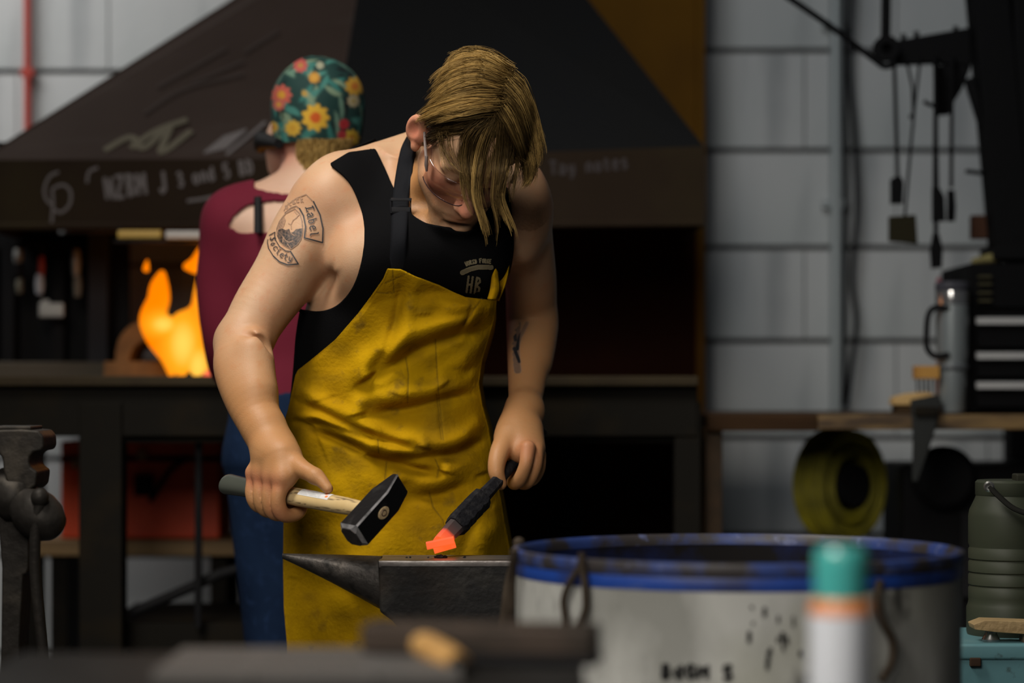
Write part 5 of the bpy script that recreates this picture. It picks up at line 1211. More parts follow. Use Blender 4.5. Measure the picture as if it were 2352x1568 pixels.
fl2 = .7 * np.exp(-((wv - P(672, 352, DW + .02)) ** 2).sum(1) / (2 * .025 ** 2)) + .35 * np.exp(-((wv - P(650, 370, DW + .08)) ** 2).sum(1) / (2 * .03 ** 2))
link('body', npmesh('body', wv, wq, {'flush': fl2}), skin2, wm)
tv_, tq_ = nets(fw2.D, fw2.lo, HW, .006); tv_ = relax(tv_, tq_, 3)
pxw = to_px(tv_); cutp = [(524, 520), (540, 495), (565, 474), (600, 464), (660, 462), (730, 462), (800, 464), (860, 480), (905, 520), (870, 530), (735, 532), (600, 529), (545, 528)]
neckp = [(590, 432), (640, 441), (700, 449), (735, 451), (800, 447), (870, 434), (900, 250), (560, 250)]
dcut = np.where(inside(pxw, cutp), -1, 1) * seg_dist(pxw, cutp + cutp[:1])[0]; dn = np.where(inside(pxw, neckp), -1, 1) * seg_dist(pxw, neckp + neckp[:1])[0]
gw = np.minimum(np.where(tv_[:, 1] < DW + .01, dcut, 9), np.where(tv_[:, 2] > zpx(455, DW), dn, 9))
far = (tv_[:, 1] > DW + .17); gw = np.where(far | (tv_[:, 2] < zpx(928, DW)) | (pxw[:, 1] < 300), -9, gw)
k_ = gw[tq_].mean(1) > 0; v_, q_, g_ = compact(tv_, tq_, k_, gw)
mar = mat('maroon_knit', (.135, .010, .026), .85, noise=[(5, 4, (.12, .009, .022), .45, .7)], bump=(300, .2), spec=.2)
to_ = link('open_back_top', npmesh('open_back_top', relax(v_, q_, 4), q_), mar, wm); to_.modifiers.new('thick', 'SOLIDIFY').thickness = .004
strp = [P(592, y, DW - float(np.interp(y, [455, 490, 535], [.078, .098, .112]))) for y in (452, 475, 500, 535)]
MB().tube(strp, .0075, 8, flat=.3, up=(0, 1, 0)).build('black_strap', blk, wm, True)
jf = Field((xpx(480, DW), DW - .26, .02), (xpx(980, DW), DW + .3, zpx(890, DW)), .009)
jf.stack([rw(895, 728, 194, .120), rw(960, 728, 203, .128), rw(1060, 726, 200, .13)], 0, 2.2)
for s in (-1, 1):
    h_ = P(728 + s * 92, 1060, DW); a_ = np.array([h_[0] + s * .01 + .05, DW + .01, .10]); kn = (h_ * .5 + a_ * .5); jf.chain([h_, kn, a_], [.105, .078, .06], .03)
jv, jq = jf.nets(); link('jeans', npmesh('jeans', relax(jv, jq, 3), jq), mat('blue_denim', (.008, .020, .052), .85, spec=.1, noise=[(7, 5, (.004, .011, .032), .42, .7), (60, 3, (.013, .03, .08), .55, .8)]), wm)
for s in (-1, 1):
    x = P(728 + s * 92, 1060, DW)[0] + s * .01 + .05; fb = Field((x - .1, DW - .15, -.01), (x + .1, DW + .3, .2), .009); fb.cone((x, DW + .02, .055), (x, DW + .02, .16), .055, .058, .02); fb.cone((x, DW - .02, .04), (x, DW + .18, .036), .044, .04, .03)
    fb.D = np.maximum(fb.D, (-(fb.lo[2] + np.arange(fb.n[2]) * fb.h))[None, None, :].astype(np.float32)); bv, bq = fb.nets(); link('boot', npmesh('boot', bv, bq), boot, wm)
# cap with a flower print
n1, n2 = 150, 90; th = np.linspace(0, 2 * math.pi, n1); ph = np.linspace(0, math.pi * .78, n2); T2, P2 = np.meshgrid(th, ph)
CC = P(728, 236, DW + .05); low = np.clip((P2 - math.pi / 2) / (math.pi * .28), 0, 1); rad_ = np.where(low > 0, 1 - .10 * low ** 2, np.sin(P2)); dirs = np.stack([rad_ * np.cos(T2), rad_ * np.sin(T2), np.where(low > 0, -.66 * low, np.cos(P2))], 2)
lump = 1 + .025 * np.sin(3 * T2 + 1) * np.sin(P2) + .02 * np.sin(5 * T2) * np.sin(2 * P2)
cv = CC + dirs * np.array([.094, .108, .092]) * lump[..., None]; cv[..., 2] -= (.014 * np.clip(P2 / 1.9 - .7, 0, 1) / .3); cv = cv.reshape(-1, 3); cp = to_px(cv)
col = np.tile(np.array([.007, .038, .034]), (len(cv), 1)); dd_ = dirs.reshape(-1, 3)
def paint(m, c_):
    global col
    col = col * (1 - m[:, None]) + np.array(c_)[None] * m[:, None]
for i in range(170):           # leaves and stems all over
    a, b_ = NP.normal(0, 1, 3), NP.normal(0, 1, 3); a /= np.linalg.norm(a); b_ -= a * (a @ b_); b_ /= np.linalg.norm(b_)
    w_ = np.cross(a, b_); u_, v2 = dd_ @ b_, dd_ @ w_; paint(np.clip(1.6 - ((u_ / .22) ** 2 + ((v2 - .7 * u_ * u_) / .065) ** 2) * 1.4, 0, 1) * (dd_ @ a > 0), [(.03, .16, .14), (.12, .22, .16), (.002, .006, .008), (.05, .20, .17), (.18, .26, .17)][i % 5])
def flower(cx, cy, r, c1, c2, pet=9):
    d = np.hypot(cp[:, 0] - cx, (cp[:, 1] - cy)); an = np.arctan2(cp[:, 1] - cy, cp[:, 0] - cx); f = (cv[:, 1] < CC[1] + .01)
    paint(np.clip((r * (1 + .12 * np.cos(pet * an)) - d) / 3, 0, 1) * f, c1); paint(np.clip((r * .45 - d) / 3, 0, 1) * f, c2)
for f_ in [(725, 270, 31, (.62, .36, .03), (.55, .09, .01)), (646, 218, 24, (.50, .10, .07), (.60, .30, .03)), (640, 240, 15, (.5, .12, .09), (.6, .34, .04)), (673, 294, 19, (.58, .36, .04), (.55, .30, .03)), (722, 178, 14, (.5, .24, .03), (.55, .3, .05)), (690, 150, 17, (.45, .08, .07), (.4, .2, .05)), (815, 198, 22, (.55, .30, .03), (.5, .15, .02)), (812, 232, 15, (.42, .36, .22), (.4, .3, .1)), (808, 316, 19, (.55, .36, .03), (.45, .2, .02)), (790, 285, 13, (.4, .02, .03), (.3, .02, .02)), (786, 310, 12, (.36, .03, .04), (.3, .02, .02)), (626, 292, 14, (.55, .33, .04), (.5, .2, .03)), (700, 215, 8, (.45, .28, .05), (.4, .2, .03)), (735, 150, 10, (.35, .35, .25), (.3, .3, .2))]: flower(*f_)
for i in range(14):
    a = NP.normal(0, 1, 3); a /= np.linalg.norm(a)
    if a[1] > .1: d = np.arccos(np.clip(dd_ @ a, -1, 1)); paint(np.clip((.26 - d) / .03, 0, 1), (.6, .35, .03) if i % 2 else (.5, .1, .08)); paint(np.clip((.1 - d) / .03, 0, 1), (.5, .1, .02))
k = np.arange(n1 * n2).reshape(n2, n1); cq = np.stack([k[:-1, :-1].ravel(), k[1:, :-1].ravel(), k[1:, 1:].ravel(), k[:-1, 1:].ravel()], 1)
cap = link('cap', npmesh('cap', cv, cq, {'col': col}), vcol_mat('flower_print', 'col', .8), wm); cap.modifiers.new('thick', 'SOLIDIFY').thickness = .003; cap['label'] = 'dark green flower-print cap'
MB().tube([P(640, 330, DW - .02), P(622, 326, DW + .05), P(606, 322, DW + .12), P(600, 335, DW + .15)], [.010, .014, .02, .016], 12).build('goggle_strap', blk, cap, True)
# blond hair below the cap
SV, SF, ST, off = [], [], [], 0
for i in range(420):
    q = NP.random(); x = 684 + 122 * q; d0 = DW - .022 - .042 * math.sin(math.pi * q) ; y0 = 318 + 6 * NP.random(); L = NP.uniform(45, 88) * (1 - .25 * abs(q - .45))
    pts = np.array([P(x + 6 * math.sin(t * 5 + i) + (NP.random() - .5) * 3, y0 + L * t, d0 - .020 + .022 * t + .01 * NP.random()) for t in np.linspace(0, 1, 7)]); tg = np.gradient(pts, axis=0); tg /= np.linalg.norm(tg, axis=1)[:, None]
    a = np.cross(tg, [0, 1., 0]); a /= np.linalg.norm(a, axis=1)[:, None] + 1e-9; b_ = np.cross(tg, a); ring_ = np.stack([pts + (a * math.cos(c) + b_ * math.sin(c)) * .0013 for c in (0, 2.094, 4.189)], 1).reshape(-1, 3)
    kk_ = np.arange(6)[:, None] * 3 + off; SF.append(np.concatenate([np.concatenate([kk_ + c, kk_ + (c + 1) % 3, kk_ + 3 + (c + 1) % 3, kk_ + 3 + c], 1) for c in range(3)])); SV.append(ring_); off += 21; ST.append(np.full(21, NP.uniform(.85, 1)))
link('hair', npmesh('hair', np.concatenate(SV), np.concatenate(SF), {'tone': np.concatenate(ST)}), hairm, wm)
# ================================================================ right: bench, hung tools, machine
YB = 5.4
bench = thing('workbench', 'long workbench with brown wooden edge along the block wall', 'workbench', (xpx(2000, YB), YB + .3, 0))
zb_ = zpx(948, YB); brown = mat('brown_bench_wood', (.055, .028, .013), .65, noise=[((3, 20, 20), 5, (.03, .016, .008), .4, .7)])
xb0, xb1 = xpx(1622, YB), xpx(2700, YB)
MB().box(((xb0 + xb1) / 2, YB + .32, zb_ - .018), (xb1 - xb0, .66, .03)).build('bench_top', brown, bench, bevel=.003)
MB().box(((xb0 + xpx(1875, YB)) / 2, YB - .018, zb_ - .022), (xpx(1875, YB) - xb0, .022, .036)).build('front_edge', brown, bench, bevel=.003)
MB().box(((xpx(1875, YB) + xb1) / 2, YB - .020, zb_ - .020), (xb1 - xpx(1875, YB), .024, .034)).build('front_edge', mat('worn_pine_edge', (.22, .135, .05), .6, noise=[((6, 30, 30), 5, (.06, .034, .015), .40, .60)]), bench, bevel=.003)
for x, m in ((1640, mat('rusty_post', (.085, .045, .018), .7, noise=(20, 4, (.05, .03, .012), .4, .7))), (2560, dsteel)):
    MB().box((xpx(x, YB), YB + .02, (zb_ - .034) / 2), (.038, .038, zb_ - .034)).build('leg', m, bench, bevel=.002); MB().box((xpx(x, YB), YB + .58, (zb_ - .034) / 2), (.038, .038, zb_ - .034)).build('leg', m, bench, bevel=.002)
# tool chest
chest = thing('tool_chest', 'black drawer tool chest with bright pull strips on the bench', 'tool chest', tuple(P(2330, 950, YB + .1)))
cx0, cx1 = xpx(2228, YB + .05), xpx(2720, YB + .05); zt0, zt1 = zb_, zpx(604, YB + .05)
gloss = mat('gloss_black', (.005, .005, .0055), .6, spec=.06)
MB().box(((cx0 + cx1) / 2, YB + .24, (zt0 + zt1) / 2), (cx1 - cx0, .36, zt1 - zt0)).build('case', gloss, chest, bevel=.004)
chrome = mat('brushed_alloy', (.60, .60, .60), .45, .3)
for y0, y1 in ((724, 800), (804, 868), (872, 938)):
    za, zb2 = zpx(y1, YB + .04), zpx(y0, YB + .04)
    dr = MB().box(((cx0 + cx1) / 2 + .004, YB + .052, (za + zb2) / 2), (cx1 - cx0 - .02, .018, zb2 - za - .005)).build('drawer', gloss, chest, bevel=.002)
    MB().prism([Vector((cx0 + .012, YB + .044, zb2 - .004)), Vector((cx0 + .012, YB + .028, zb2 - .006)), Vector((cx0 + .012, YB + .030, zb2 - .020)), Vector((cx0 + .012, YB + .044, zb2 - .018))], (cx1 - cx0 - .03, 0, 0)).build('pull_strip', chrome, dr)
MB().box(((cx0 + cx1) / 2, YB + .055, zpx(660, YB)), (cx1 - cx0 - .03, .012, .085)).build('front_flap', gloss, chest, bevel=.002)
for y in (635, 652, 672, 690): MB().box(P(2262, y, YB + .042), (.03, .006, .006)).build('vent_slot', mat('olive_slot', (.05, .045, .025), .6), chest)
# glove / rag on the chest
rag = Field((xpx(2215, YB + .1), YB + .02, zt1 - .01), (xpx(2420, YB + .1), YB + .30, zt1 + .09), .006)
rag.chain([P(2262, 596, YB + .12), P(2300, 590, YB + .12), P(2345, 572, YB + .14), P(2400, 574, YB + .18)], [.014, .02, .025, .026], .02, flat=((0, 0, 1), .7))
for q in range(4): rag.chain([P(2290, 590, YB + .09 + .03 * q), P(2262, 597 + q, YB + .085 + .035 * q), P(2238, 600, YB + .08 + .04 * q)], [.013, .011, .009], .008)
rv_, rq_ = rag.nets(); props(link('work_glove', npmesh('work_glove', relax(rv_, rq_, 2), rq_), mat('olive_glove', (.20, .17, .06), .85, noise=(20, 4, (.10, .085, .03), .4, .7))), 'olive yellow work glove lying on top of the black tool chest', 'glove')
# tumbler
tb = thing('tumbler', 'tall grey insulated tumbler with black handle on the bench', 'tumbler', tuple(P(2190, 950, YB + .06)))
c0 = np.array([xpx(2187, YB + .03), YB + .03, zb_]); grey = mat('satin_grey_steel', (.26, .29, .30), .35, .4); hh = zpx(655, YB + .03) - zb_
MB().lathe([(.0, .0), (.0279, .0), (.0298, .004), (.0316, .10), (.0335, .125), (.0423 * .85, .15), (.0377, hh - .03), (.0372, hh - .012)], c0, n=36).build('cup', grey, tb, True)
MB().lathe([(.0358, .098), (.0367, .1), (.0367, .106), (.0358, .108)], c0, n=36).build('waist_band', mat('dark_band', (.10, .11, .12), .4), tb, True)
MB().lathe([(.0372, hh - .014), (.0386, hh - .008), (.0386, hh + .002), (.0335, hh + .008), (.0, hh + .008)], c0, n=36).build('lid', mat('dark_lid', (.05, .05, .06), .3), tb, True)
MB().lathe([(.0374, hh - .045), (.0379, hh - .04), (.0379, hh - .018), (.0374, hh - .014)], c0, n=36).build('bright_collar', mat('bright_steel', (.75, .75, .75), .15, .9), tb, True)
MB().tube(spline([P(2180, 708, YB + .0), P(2148, 706, YB + .0), P(2132, 725, YB), P(2128, 770, YB), P(2130, 800, YB), P(2148, 818, YB), P(2180, 814, YB)], 5), .0085, 10, flat=.8).build('handle', rub, tb, True)
pc = thing('marker_stick', 'thin reddish stick standing behind the tumbler handle', 'stick', tuple(P(2157, 900, YB + .12)))
MB().tube([P(2158, 945, YB + .13), P(2156, 830, YB + .13), P(2155, 690, YB + .13)], .005, 8).build('shaft', mat('pale_red_wood', (.40, .16, .11), .6), pc, True); MB().tube([P(2155, 690, YB + .13), P(2156, 650, YB + .13), P(2157, 636, YB + .13)], [.007, .007, .003], 8).build('red_end', mat('dark_red', (.2, .03, .05), .5), pc, True)
# wooden brush blocks
br = thing('wire_brush', 'wooden block brush standing on its bristles on the bench', 'brush', tuple(P(2110, 930, YB - .0)))
pine = mat('orange_pine', (.52, .27, .055), .6, noise=[((20, 20, 3), 4, (.40, .19, .035), .4, .7)])
MB().box(P(2127, 855, YB + .02), (.054, .045, .029)).build('block', pine, br, bevel=.002)
for i in range(5): MB().tube([P(2106 + 10.5 * i, 868, YB + .02), P(2108 + 10 * i + R_.uniform(-2, 2), 908, YB + .02)], .0022, 6).build('bristle_tuft', mat('dark_wire', (.03, .03, .03), .5, .6) if i == 0 else bpy.data.materials['dark_wire'], br)
MB().prism([P(2052, 930, YB - .01), P(2056, 912, YB - .01), P(2090, 903, YB - .01), P(2130, 900, YB - .01), P(2158, 910, YB - .01), P(2158, 930, YB - .01)], (0, .07, 0)).build('base_board', mat('pale_pine', (.56, .36, .14), .6, noise=[((20, 3, 3), 4, (.42, .25, .09), .4, .7)]), br, bevel=.002)
MB().box(P(2105, 939, YB + .03), (.1, .07, .018)).build('foot', mat('dark_bench_wood', (.05, .03, .015), .7), br)  # foot in dark brown wood
bk2 = thing('steel_bracket', 'dark steel upright clamped on the bench edge below the brush', 'bracket', tuple(P(2120, 1000, YB - .05)))
MB().prism([P(2092, 918, YB - .05), P(2158, 905, YB - .05), P(2162, 925, YB - .05), P(2145, 1000, YB - .05), P(2108, 1105, YB - .05), P(2096, 1105, YB - .05), P(2098, 1000, YB - .05)], (0, .012, 0)).build('plate', mat('grey_black_steel', (.035, .037, .036), .5, .3), bk2, bevel=.002)
MB().box(P(2125, 944, YB - .045), (.05, .03, .02)).build('clamp_pad', dsteel, bk2, bevel=.002)
# yellow hose on its reel
hz = thing('hose_coil', 'yellow green hose coil hanging under the bench', 'hose', tuple(P(1935, 1110, 5.75)))
yel = mat('yellow_green_hose', (.52, .45, .02), .6, noise=[((6, 6, 6), 5, (.20, .18, .02), .42, .64)])
cc = P(1930, 1112, 5.75); ax = Vector((.62, -.78, .0)).normalized(); e1 = ax.cross(Vector((0, 0, 1))).normalized(); e2 = Vector((0, 0, 1))
for q in range(7):
    for w_ in range(5):
        if (q + w_) % 9 == 8: continue
        pts = []; rad = .118 - .0125 * w_ + R_.uniform(-.002, .002); offc = ax * ((q - 3) * .0125 + R_.uniform(-.002, .002))
        for a in np.linspace(0, 2 * math.pi, 37): pts.append(Vector(cc) + offc + e1 * (rad * .96 * math.cos(a)) + e2 * (rad * 1.06 * math.sin(a)))
        MB().tube(pts, .0066, 7, cap=False).build('hose_loop', yel, hz, True)
MB().lathe([(.0, -.05), (.05, -.05), (.05, .05), (.0, .05)], cc, ax, 24).build('reel_hub', rub, hz, True)
MB().tube([cc + np.array([0, .02, .03]), (cc[0], cc[1] + .05, zb_ - .03)], .012, 8).build('hanger', dsteel, hz)
# dark machine under the bench
mc = thing('grinder_cabinet', 'black machine cabinet standing under the bench', 'machine', tuple(P(2230, 1240, 5.75)))
MB().box((xpx(2250, 5.8), 5.80, .58), (.42, .30, .66)).build('case', blk, mc, bevel=.01); MB().lathe([(.0, .0), (.07, .0), (.075, .01), (.075, .04), (.06, .055), (.0, .055)], (xpx(2170, 5.62), 5.66, .88), (0, -1, 0), 28).build('wheel_guard', blk, mc, True)
MB().box((xpx(2290, 5.64), 5.64, .70), (.17, .02, .2)).build('panel', mat('charcoal_panel', (.02, .02, .022), .5), mc, bevel=.004); MB().box((xpx(2250, 5.8), 5.80, .24), (.46, .34, .03)).build('foot_plate', blk, mc)
# ---- black machine frame, rack arm and hung tools
YR = 5.55; iron2 = mat('black_iron', (.0055, .0055, .006), .7, .0, bump=(40, .2))
mf = thing('press_frame', 'tall black steel machine frame leaning at the right edge', 'machine', tuple(P(2310, 560, YR)))
def beam(a, b, w, t, name='beam', d=YR, par=mf, d2=None):
    a, b = Vector(P(*a, d)), Vector(P(*b, d2 or d)); u_ = (b - a).normalized(); s_ = Vector((u_.z, 0, -u_.x))
    rings = [[p + s_ * (x * w / 2) + Vector((0, y * t / 2, 0)) for x, y in ((-1, -1), (1, -1), (1, 1), (-1, 1))] for p in (a, b)]
    return MB().loft(rings).build(name, iron2, par, bevel=.004)
beam((2262, -60), (2322, 590), .085, .09); beam((2345, -60), (2352, 575), .05, .08); beam((2290, 96), (2420, 20), .05, .06, 'brace'); beam((2225, 180), (2300, 420), .022, .03, 'brace')
beam((2276, 260), (2286, 565), .028, .05, 'guide_rail'); MB().box(P(2330, 585, YR), (.13, .16, .03)).build('base_plate', iron2, mf, bevel=.004)
beam((2352, 520), (2362, 1700), .10, .09, 'column', d=YR + .70); beam((2330, 500), (2352, 540), .08, .08, 'bolster', d=YR + .05, d2=YR + .68)
ra = thing('hanging_rack', 'black horizontal rack arm with a lever rod and hung tools', 'rack', tuple(P(2120, 100, YR)))
MB().prism([P(2005, 118, YR), P(2015, 92, YR), P(2060, 92, YR), P(2230, 62, YR), P(2232, 150, YR), P(2200, 150, YR), P(2150, 145, YR), P(2060, 148, YR)], (0, .03, 0)).build('arm_plate', iron2, ra, bevel=.004)
for x, y in ((2075, 88), (2105, 82), (2195, 70)): MB().tube([P(x, y + 4, YR + .015), P(x, y - 10, YR + .015)], .006, 8).build('bolt', iron2, ra)
MB().tube([P(2036, -60, YR), P(2034, 110, YR)], .0115, 10).build('drop_rod', iron2, ra, True)
MB().tube(spline([P(1790, -20, YR - .03), P(1900, 55, YR - .03), P(2010, 138, YR - .03), P(2032, 152, YR - .03), P(2052, 146, YR - .02), P(2058, 128, YR)], 4), .0075, 10).build('lever_rod', iron2, ra, True)
MB().lathe([(.012, -.01), (.03, -.01), (.03, .012), (.012, .012), (.012, -.01)], P(2035, 112, YR - .02), (0, -1, 0), 20).build('pivot_boss', iron2, ra, True)
olive = mat('olive_steel', (.022, .019, .010), .6, .2)
def hangtool(name, label, rod, blade, r=.006, m=iron2, d=YR - .03, cat='tool', dd=0):
    t = thing(name, label, cat, tuple(P(*rod[0], d)), 'tools hung from the black arm')
    MB().tube([P(x, y, d) for x, y in rod], r, 8, flat=.7).build('shank', iron2, t, True)
    b = MB().prism([P(x, y, d - .006) for x, y in blade], (0, .012, 0)); b.build('blade', m, t, bevel=.0015)
    x, y = rod[0]; MB().tube([P(x, y + 4, d), P(x - 1, y - 8, d), P(x + 2, y - 14, d + .03)], r * .8, 6).build('hook', iron2, t, True); return t
hangtool('fire_rake', 'black rod hung leftmost on the arm ending in a narrow blade', [(2054, 150), (2058, 280), (2062, 415)], [(2046, 412), (2056, 405), (2070, 405), (2076, 418), (2074, 468), (2046, 468)], .0065)
hangtool('slag_shovel', 'thin leaning rod with a square olive plate at its end', [(2112, 150), (2100, 250), (2088, 380), (2078, 495)], [(2042, 497), (2104, 493), (2108, 560), (2042, 554)], .0048, olive, YR - .05)
hangtool('coal_poker', 'thin short hook rod hung between the black tools', [(2085, 150), (2096, 200), (2098, 265)], [(2090, 262), (2102, 262), (2102, 272), (2090, 272)], .005, iron2, YR)
hangtool('coal_shovel', 'long black handle ending in a pointed spade blade, lowest of the hung tools', [(2150, 150), (2149, 300), (2148, 440), (2150, 530)], [(2150, 520), (2158, 540), (2166, 570), (2164, 614), (2140, 617), (2137, 575), (2143, 540)], .0085)
hangtool('wide_spatula', 'black hung tool with a wide flat blade beside the spade', [(2148, 150), (2150, 300), (2152, 435)], [(2142, 430), (2158, 430), (2170, 452), (2172, 508), (2142, 508)], .007, iron2, YR - .06)
hangtool('short_tongs', 'black tool with a slim blade hung nearest the machine frame', [(2188, 150), (2186, 260), (2185, 430)], [(2177, 436), (2193, 436), (2196, 475), (2194, 508), (2176, 508)], .0065)
tg = thing('wide_hook', 'black forked holder bulging behind the hung tools', 'tool', tuple(P(2180, 220, YR)), 'tools hung from the black arm')
MB().prism([P(2150, 150, YR), P(2232, 150, YR), P(2210, 205, YR), P(2188, 240, YR), P(2182, 262, YR), P(2150, 265, YR)], (0, .02, 0)).build('plate', iron2, tg, bevel=.004); MB().tube([P(2152, 246, YR), P(2130, 238, YR - .01), P(2122, 232, YR - .01)], .005, 8).build('prong', iron2, tg, True)
props(MB().box(P(2252, 522, YR + .05), (.045, .03, .055)).build('wooden_block', mat('dark_red_wood', (.055, .025, .015), .7), None, bevel=.002), 'small dark brown wooden block beside the machine frame', 'block')
props(MB().box(P(2243, 396, YR + .02), (.05, .012, .009), Matrix.Rotation(.12, 3, 'Y')).build('wall_hook', iron2), 'short black hook bar sticking out left of the machine frame', 'hook')
# ================================================================ foreground: drum, bottle, bench, vise, jug
DD = 3.22; rD = 508 / F * DD; xc = xpx(1692, DD); zr = .876
drum = thing('steel_drum', 'white steel drum with blue rim and dirt in front of the anvil', 'drum', (xc, DD, 0))
wht = mat('dirty_white_paint', (.40, .40, .375), .6, noise=[((7, 7, 4), 7, (.21, .21, .19), .40, .62), (4, 5, (.30, .30, .25), .5, .7), ((17, 17, 9), 6, (.05, .048, .043), .60, .72)], bump=(30, .1))
blue = mat('blue_enamel', (.010, .048, .27), .5, noise=[((10, 10, 4), 6, (.016, .026, .10), .48, .64), ((7, 7, 16), 5, (.13, .15, .27), .58, .72)])
binn = mat('scorched_blue_inside', (.010, .016, .06), .7, noise=[(9, 6, (.010, .009, .009), .42, .58), (24, 5, (.03, .06, .22), .62, .74)])
N = 72
MB().lathe([(rD - .004, .0), (rD, .01), (rD, .28), (rD + .008, .29), (rD, .30), (rD, .56), (rD + .008, .57), (rD, .58), (rD, zr - .027)], (xc, DD, 0), n=N, cap=False).build('shell', wht, drum, True)
MB().lathe([(rD + .0005, zr - .029), (rD + .0015, zr - .026), (rD + .0015, zr - .012), (rD - .001, zr - .008)], (xc, DD, 0), n=N, cap=False).build('blue_band', blue, drum, True)
MB().lathe([(rD - .007, zr - .010), (rD + .002, zr - .012), (rD + .006, zr - .004), (rD + .004, zr + .004), (rD - .002, zr + .006), (rD - .007, zr), (rD - .007, zr - .010)], (xc, DD, 0), n=N, cap=False).build('rolled_rim', mat('worn_blue_rim', (.025, .05, .19), .5, noise=[((16, 16, 16), 5, (.035, .03, .03), .40, .55), (40, 4, (.10, .12, .24), .60, .72)]), drum, True)
MB().lathe([(rD - .006, zr - .004), (rD - .009, zr - .06), (rD - .009, .3), (0, .3)], (xc, DD, 0), n=N, cap=False).build('inner_wall', binn, drum, True)
MB().lathe([(rD - .010, zr - .22), (.0, zr - .22)], (xc, DD, 0), n=N, cap=False).build('water', mat('dark_water', (.004, .005, .006), .3, spec=.2), drum)
# black smudged marks on the shell
smd = mat('black_smudge', (.02, .02, .02), .8); b = MB()
def on_shell(px, py):
    o = np.array([0, 0, CAMZ]); dv = P(px, py, 1.0) - o; a_, b_, c_ = dv[0] ** 2 + dv[1] ** 2, -2 * (dv[0] * xc + dv[1] * DD), xc ** 2 + DD ** 2 - (rD + .0008) ** 2
    return o + dv * ((-b_ - math.sqrt(max(b_ * b_ - 4 * a_ * c_, 0))) / (2 * a_))
for s_ in text_strokes('Bd6M 5'.replace('6', 'G'), [(1515, 1556), (1600, 1557), (1685, 1560)], 30): b.tube([on_shell(*q) for q in s_], .0028, 5)
b.build('black_marks', smd, drum); b = MB()
for q in range(16):
    x, y = R_.uniform(1700, 1850), R_.uniform(1380, 1520); b.tube([on_shell(x, y), on_shell(x + R_.uniform(-3, 3), y + R_.uniform(6, 26))], R_.uniform(.0012, .0026), 5)
props(b.build('smudges', smd, drum), kind='stuff')
wire = mat('rusty_wire', (.055, .042, .03), .7, .3, noise=(30, 4, (.03, .022, .016), .4, .7))
def wirehook(label, legs, r=.0046):
    t = thing('wire_hook', label, 'hook', tuple(on_shell(*legs[0][len(legs[0]) // 2])), 'wire hooks on the drum rim')
    for l_ in legs:
        pts = []
        for x, y in spline(l_, 6):
            p = on_shell(x, y); v = p - np.array([xc, DD, p[2]]); pts.append(p + v / rD * .011)
        MB().tube(pts, r, 8).build('leg', wire, t, True)
wirehook('bent wire hook with two wavy legs hung over the front of the drum', [[(1350, 1268), (1346, 1300), (1322, 1340), (1310, 1380), (1314, 1430), (1300, 1480), (1284, 1510)], [(1350, 1268), (1353, 1310), (1358, 1355), (1358, 1400), (1340, 1450), (1332, 1500), (1330, 1545)]])
wirehook('bent wire hook at the left edge of the drum', [[(1200, 1262), (1197, 1300), (1194, 1340), (1192, 1400), (1190, 1480)]], .0055)
wirehook('bent wire hook behind the spray can on the drum', [[(2010, 1330), (2004, 1370), (2012, 1420), (2036, 1470), (2034, 1520), (2012, 1560)]], .0055)
t = thing('steel_rod', 'curved dark rod leaning between anvil and drum', 'rod', tuple(P(1165, 1480, 3.3)))
MB().tube(spline([P(1190, 1248, 3.36), P(1180, 1290, 3.34), P(1168, 1340, 3.33), P(1160, 1400, 3.32), P(1148, 1480, 3.32), P(1140, 1600, 3.32), P(1136, 2700, 3.32)], 5), .0062, 8).build('rod', wire, t, True)
MB().sphere(P(1192, 1247, 3.36), .009, 12).build('rod_end', wire, t, True)

# spray can close to the lens
DC = 2.06; cx_ = xpx(1933, DC); rc = 74 / F * DC; zc = .705
can = thing('spray_can', 'white spray can with teal cap and orange shoulder nearest the camera', 'spray can', (cx_, DC, zc))
def zc_(py): return zpx(py, DC) - zc
MB().lathe([(0, 0), (rc * .96, 0), (rc, .004), (rc, zc_(1408))], (cx_, DC, zc), n=40).build('body', mat('white_label', (.66, .68, .72), .4, noise=((1, 1, 8), 3, (.52, .55, .62), .45, .7)), can, True)
MB().lathe([(rc, zc_(1408)), (rc * .99, zc_(1392)), (rc * .84, zc_(1374)), (rc * .80, zc_(1370))], (cx_, DC, zc), n=40).build('orange_shoulder', mat('orange_plastic', (.62, .20, .05), .4), can, True)
MB().lathe([(rc * .84, zc_(1376)), (rc * .84, zc_(1290)), (rc * .80, zc_(1266)), (rc * .70, zc_(1256)), (0, zc_(1254))], (cx_, DC, zc), n=40).build('teal_cap', mat('teal_plastic', (.06, .36, .33), .22, spec=.7), can, True)
st2 = thing('low_stand', 'small steel stand under the spray can', 'stand', (cx_, DC, 0))
MB().box((cx_, DC, zc - .012), (.26, .24, .024)).build('top', dsteel, st2, bevel=.003)
for a in (-.1, .1):
    for b_ in (-.09, .09): MB().box((cx_ + a, DC + b_, (zc - .024) / 2), (.025, .025, zc - .024)).build('leg', dsteel, st2)
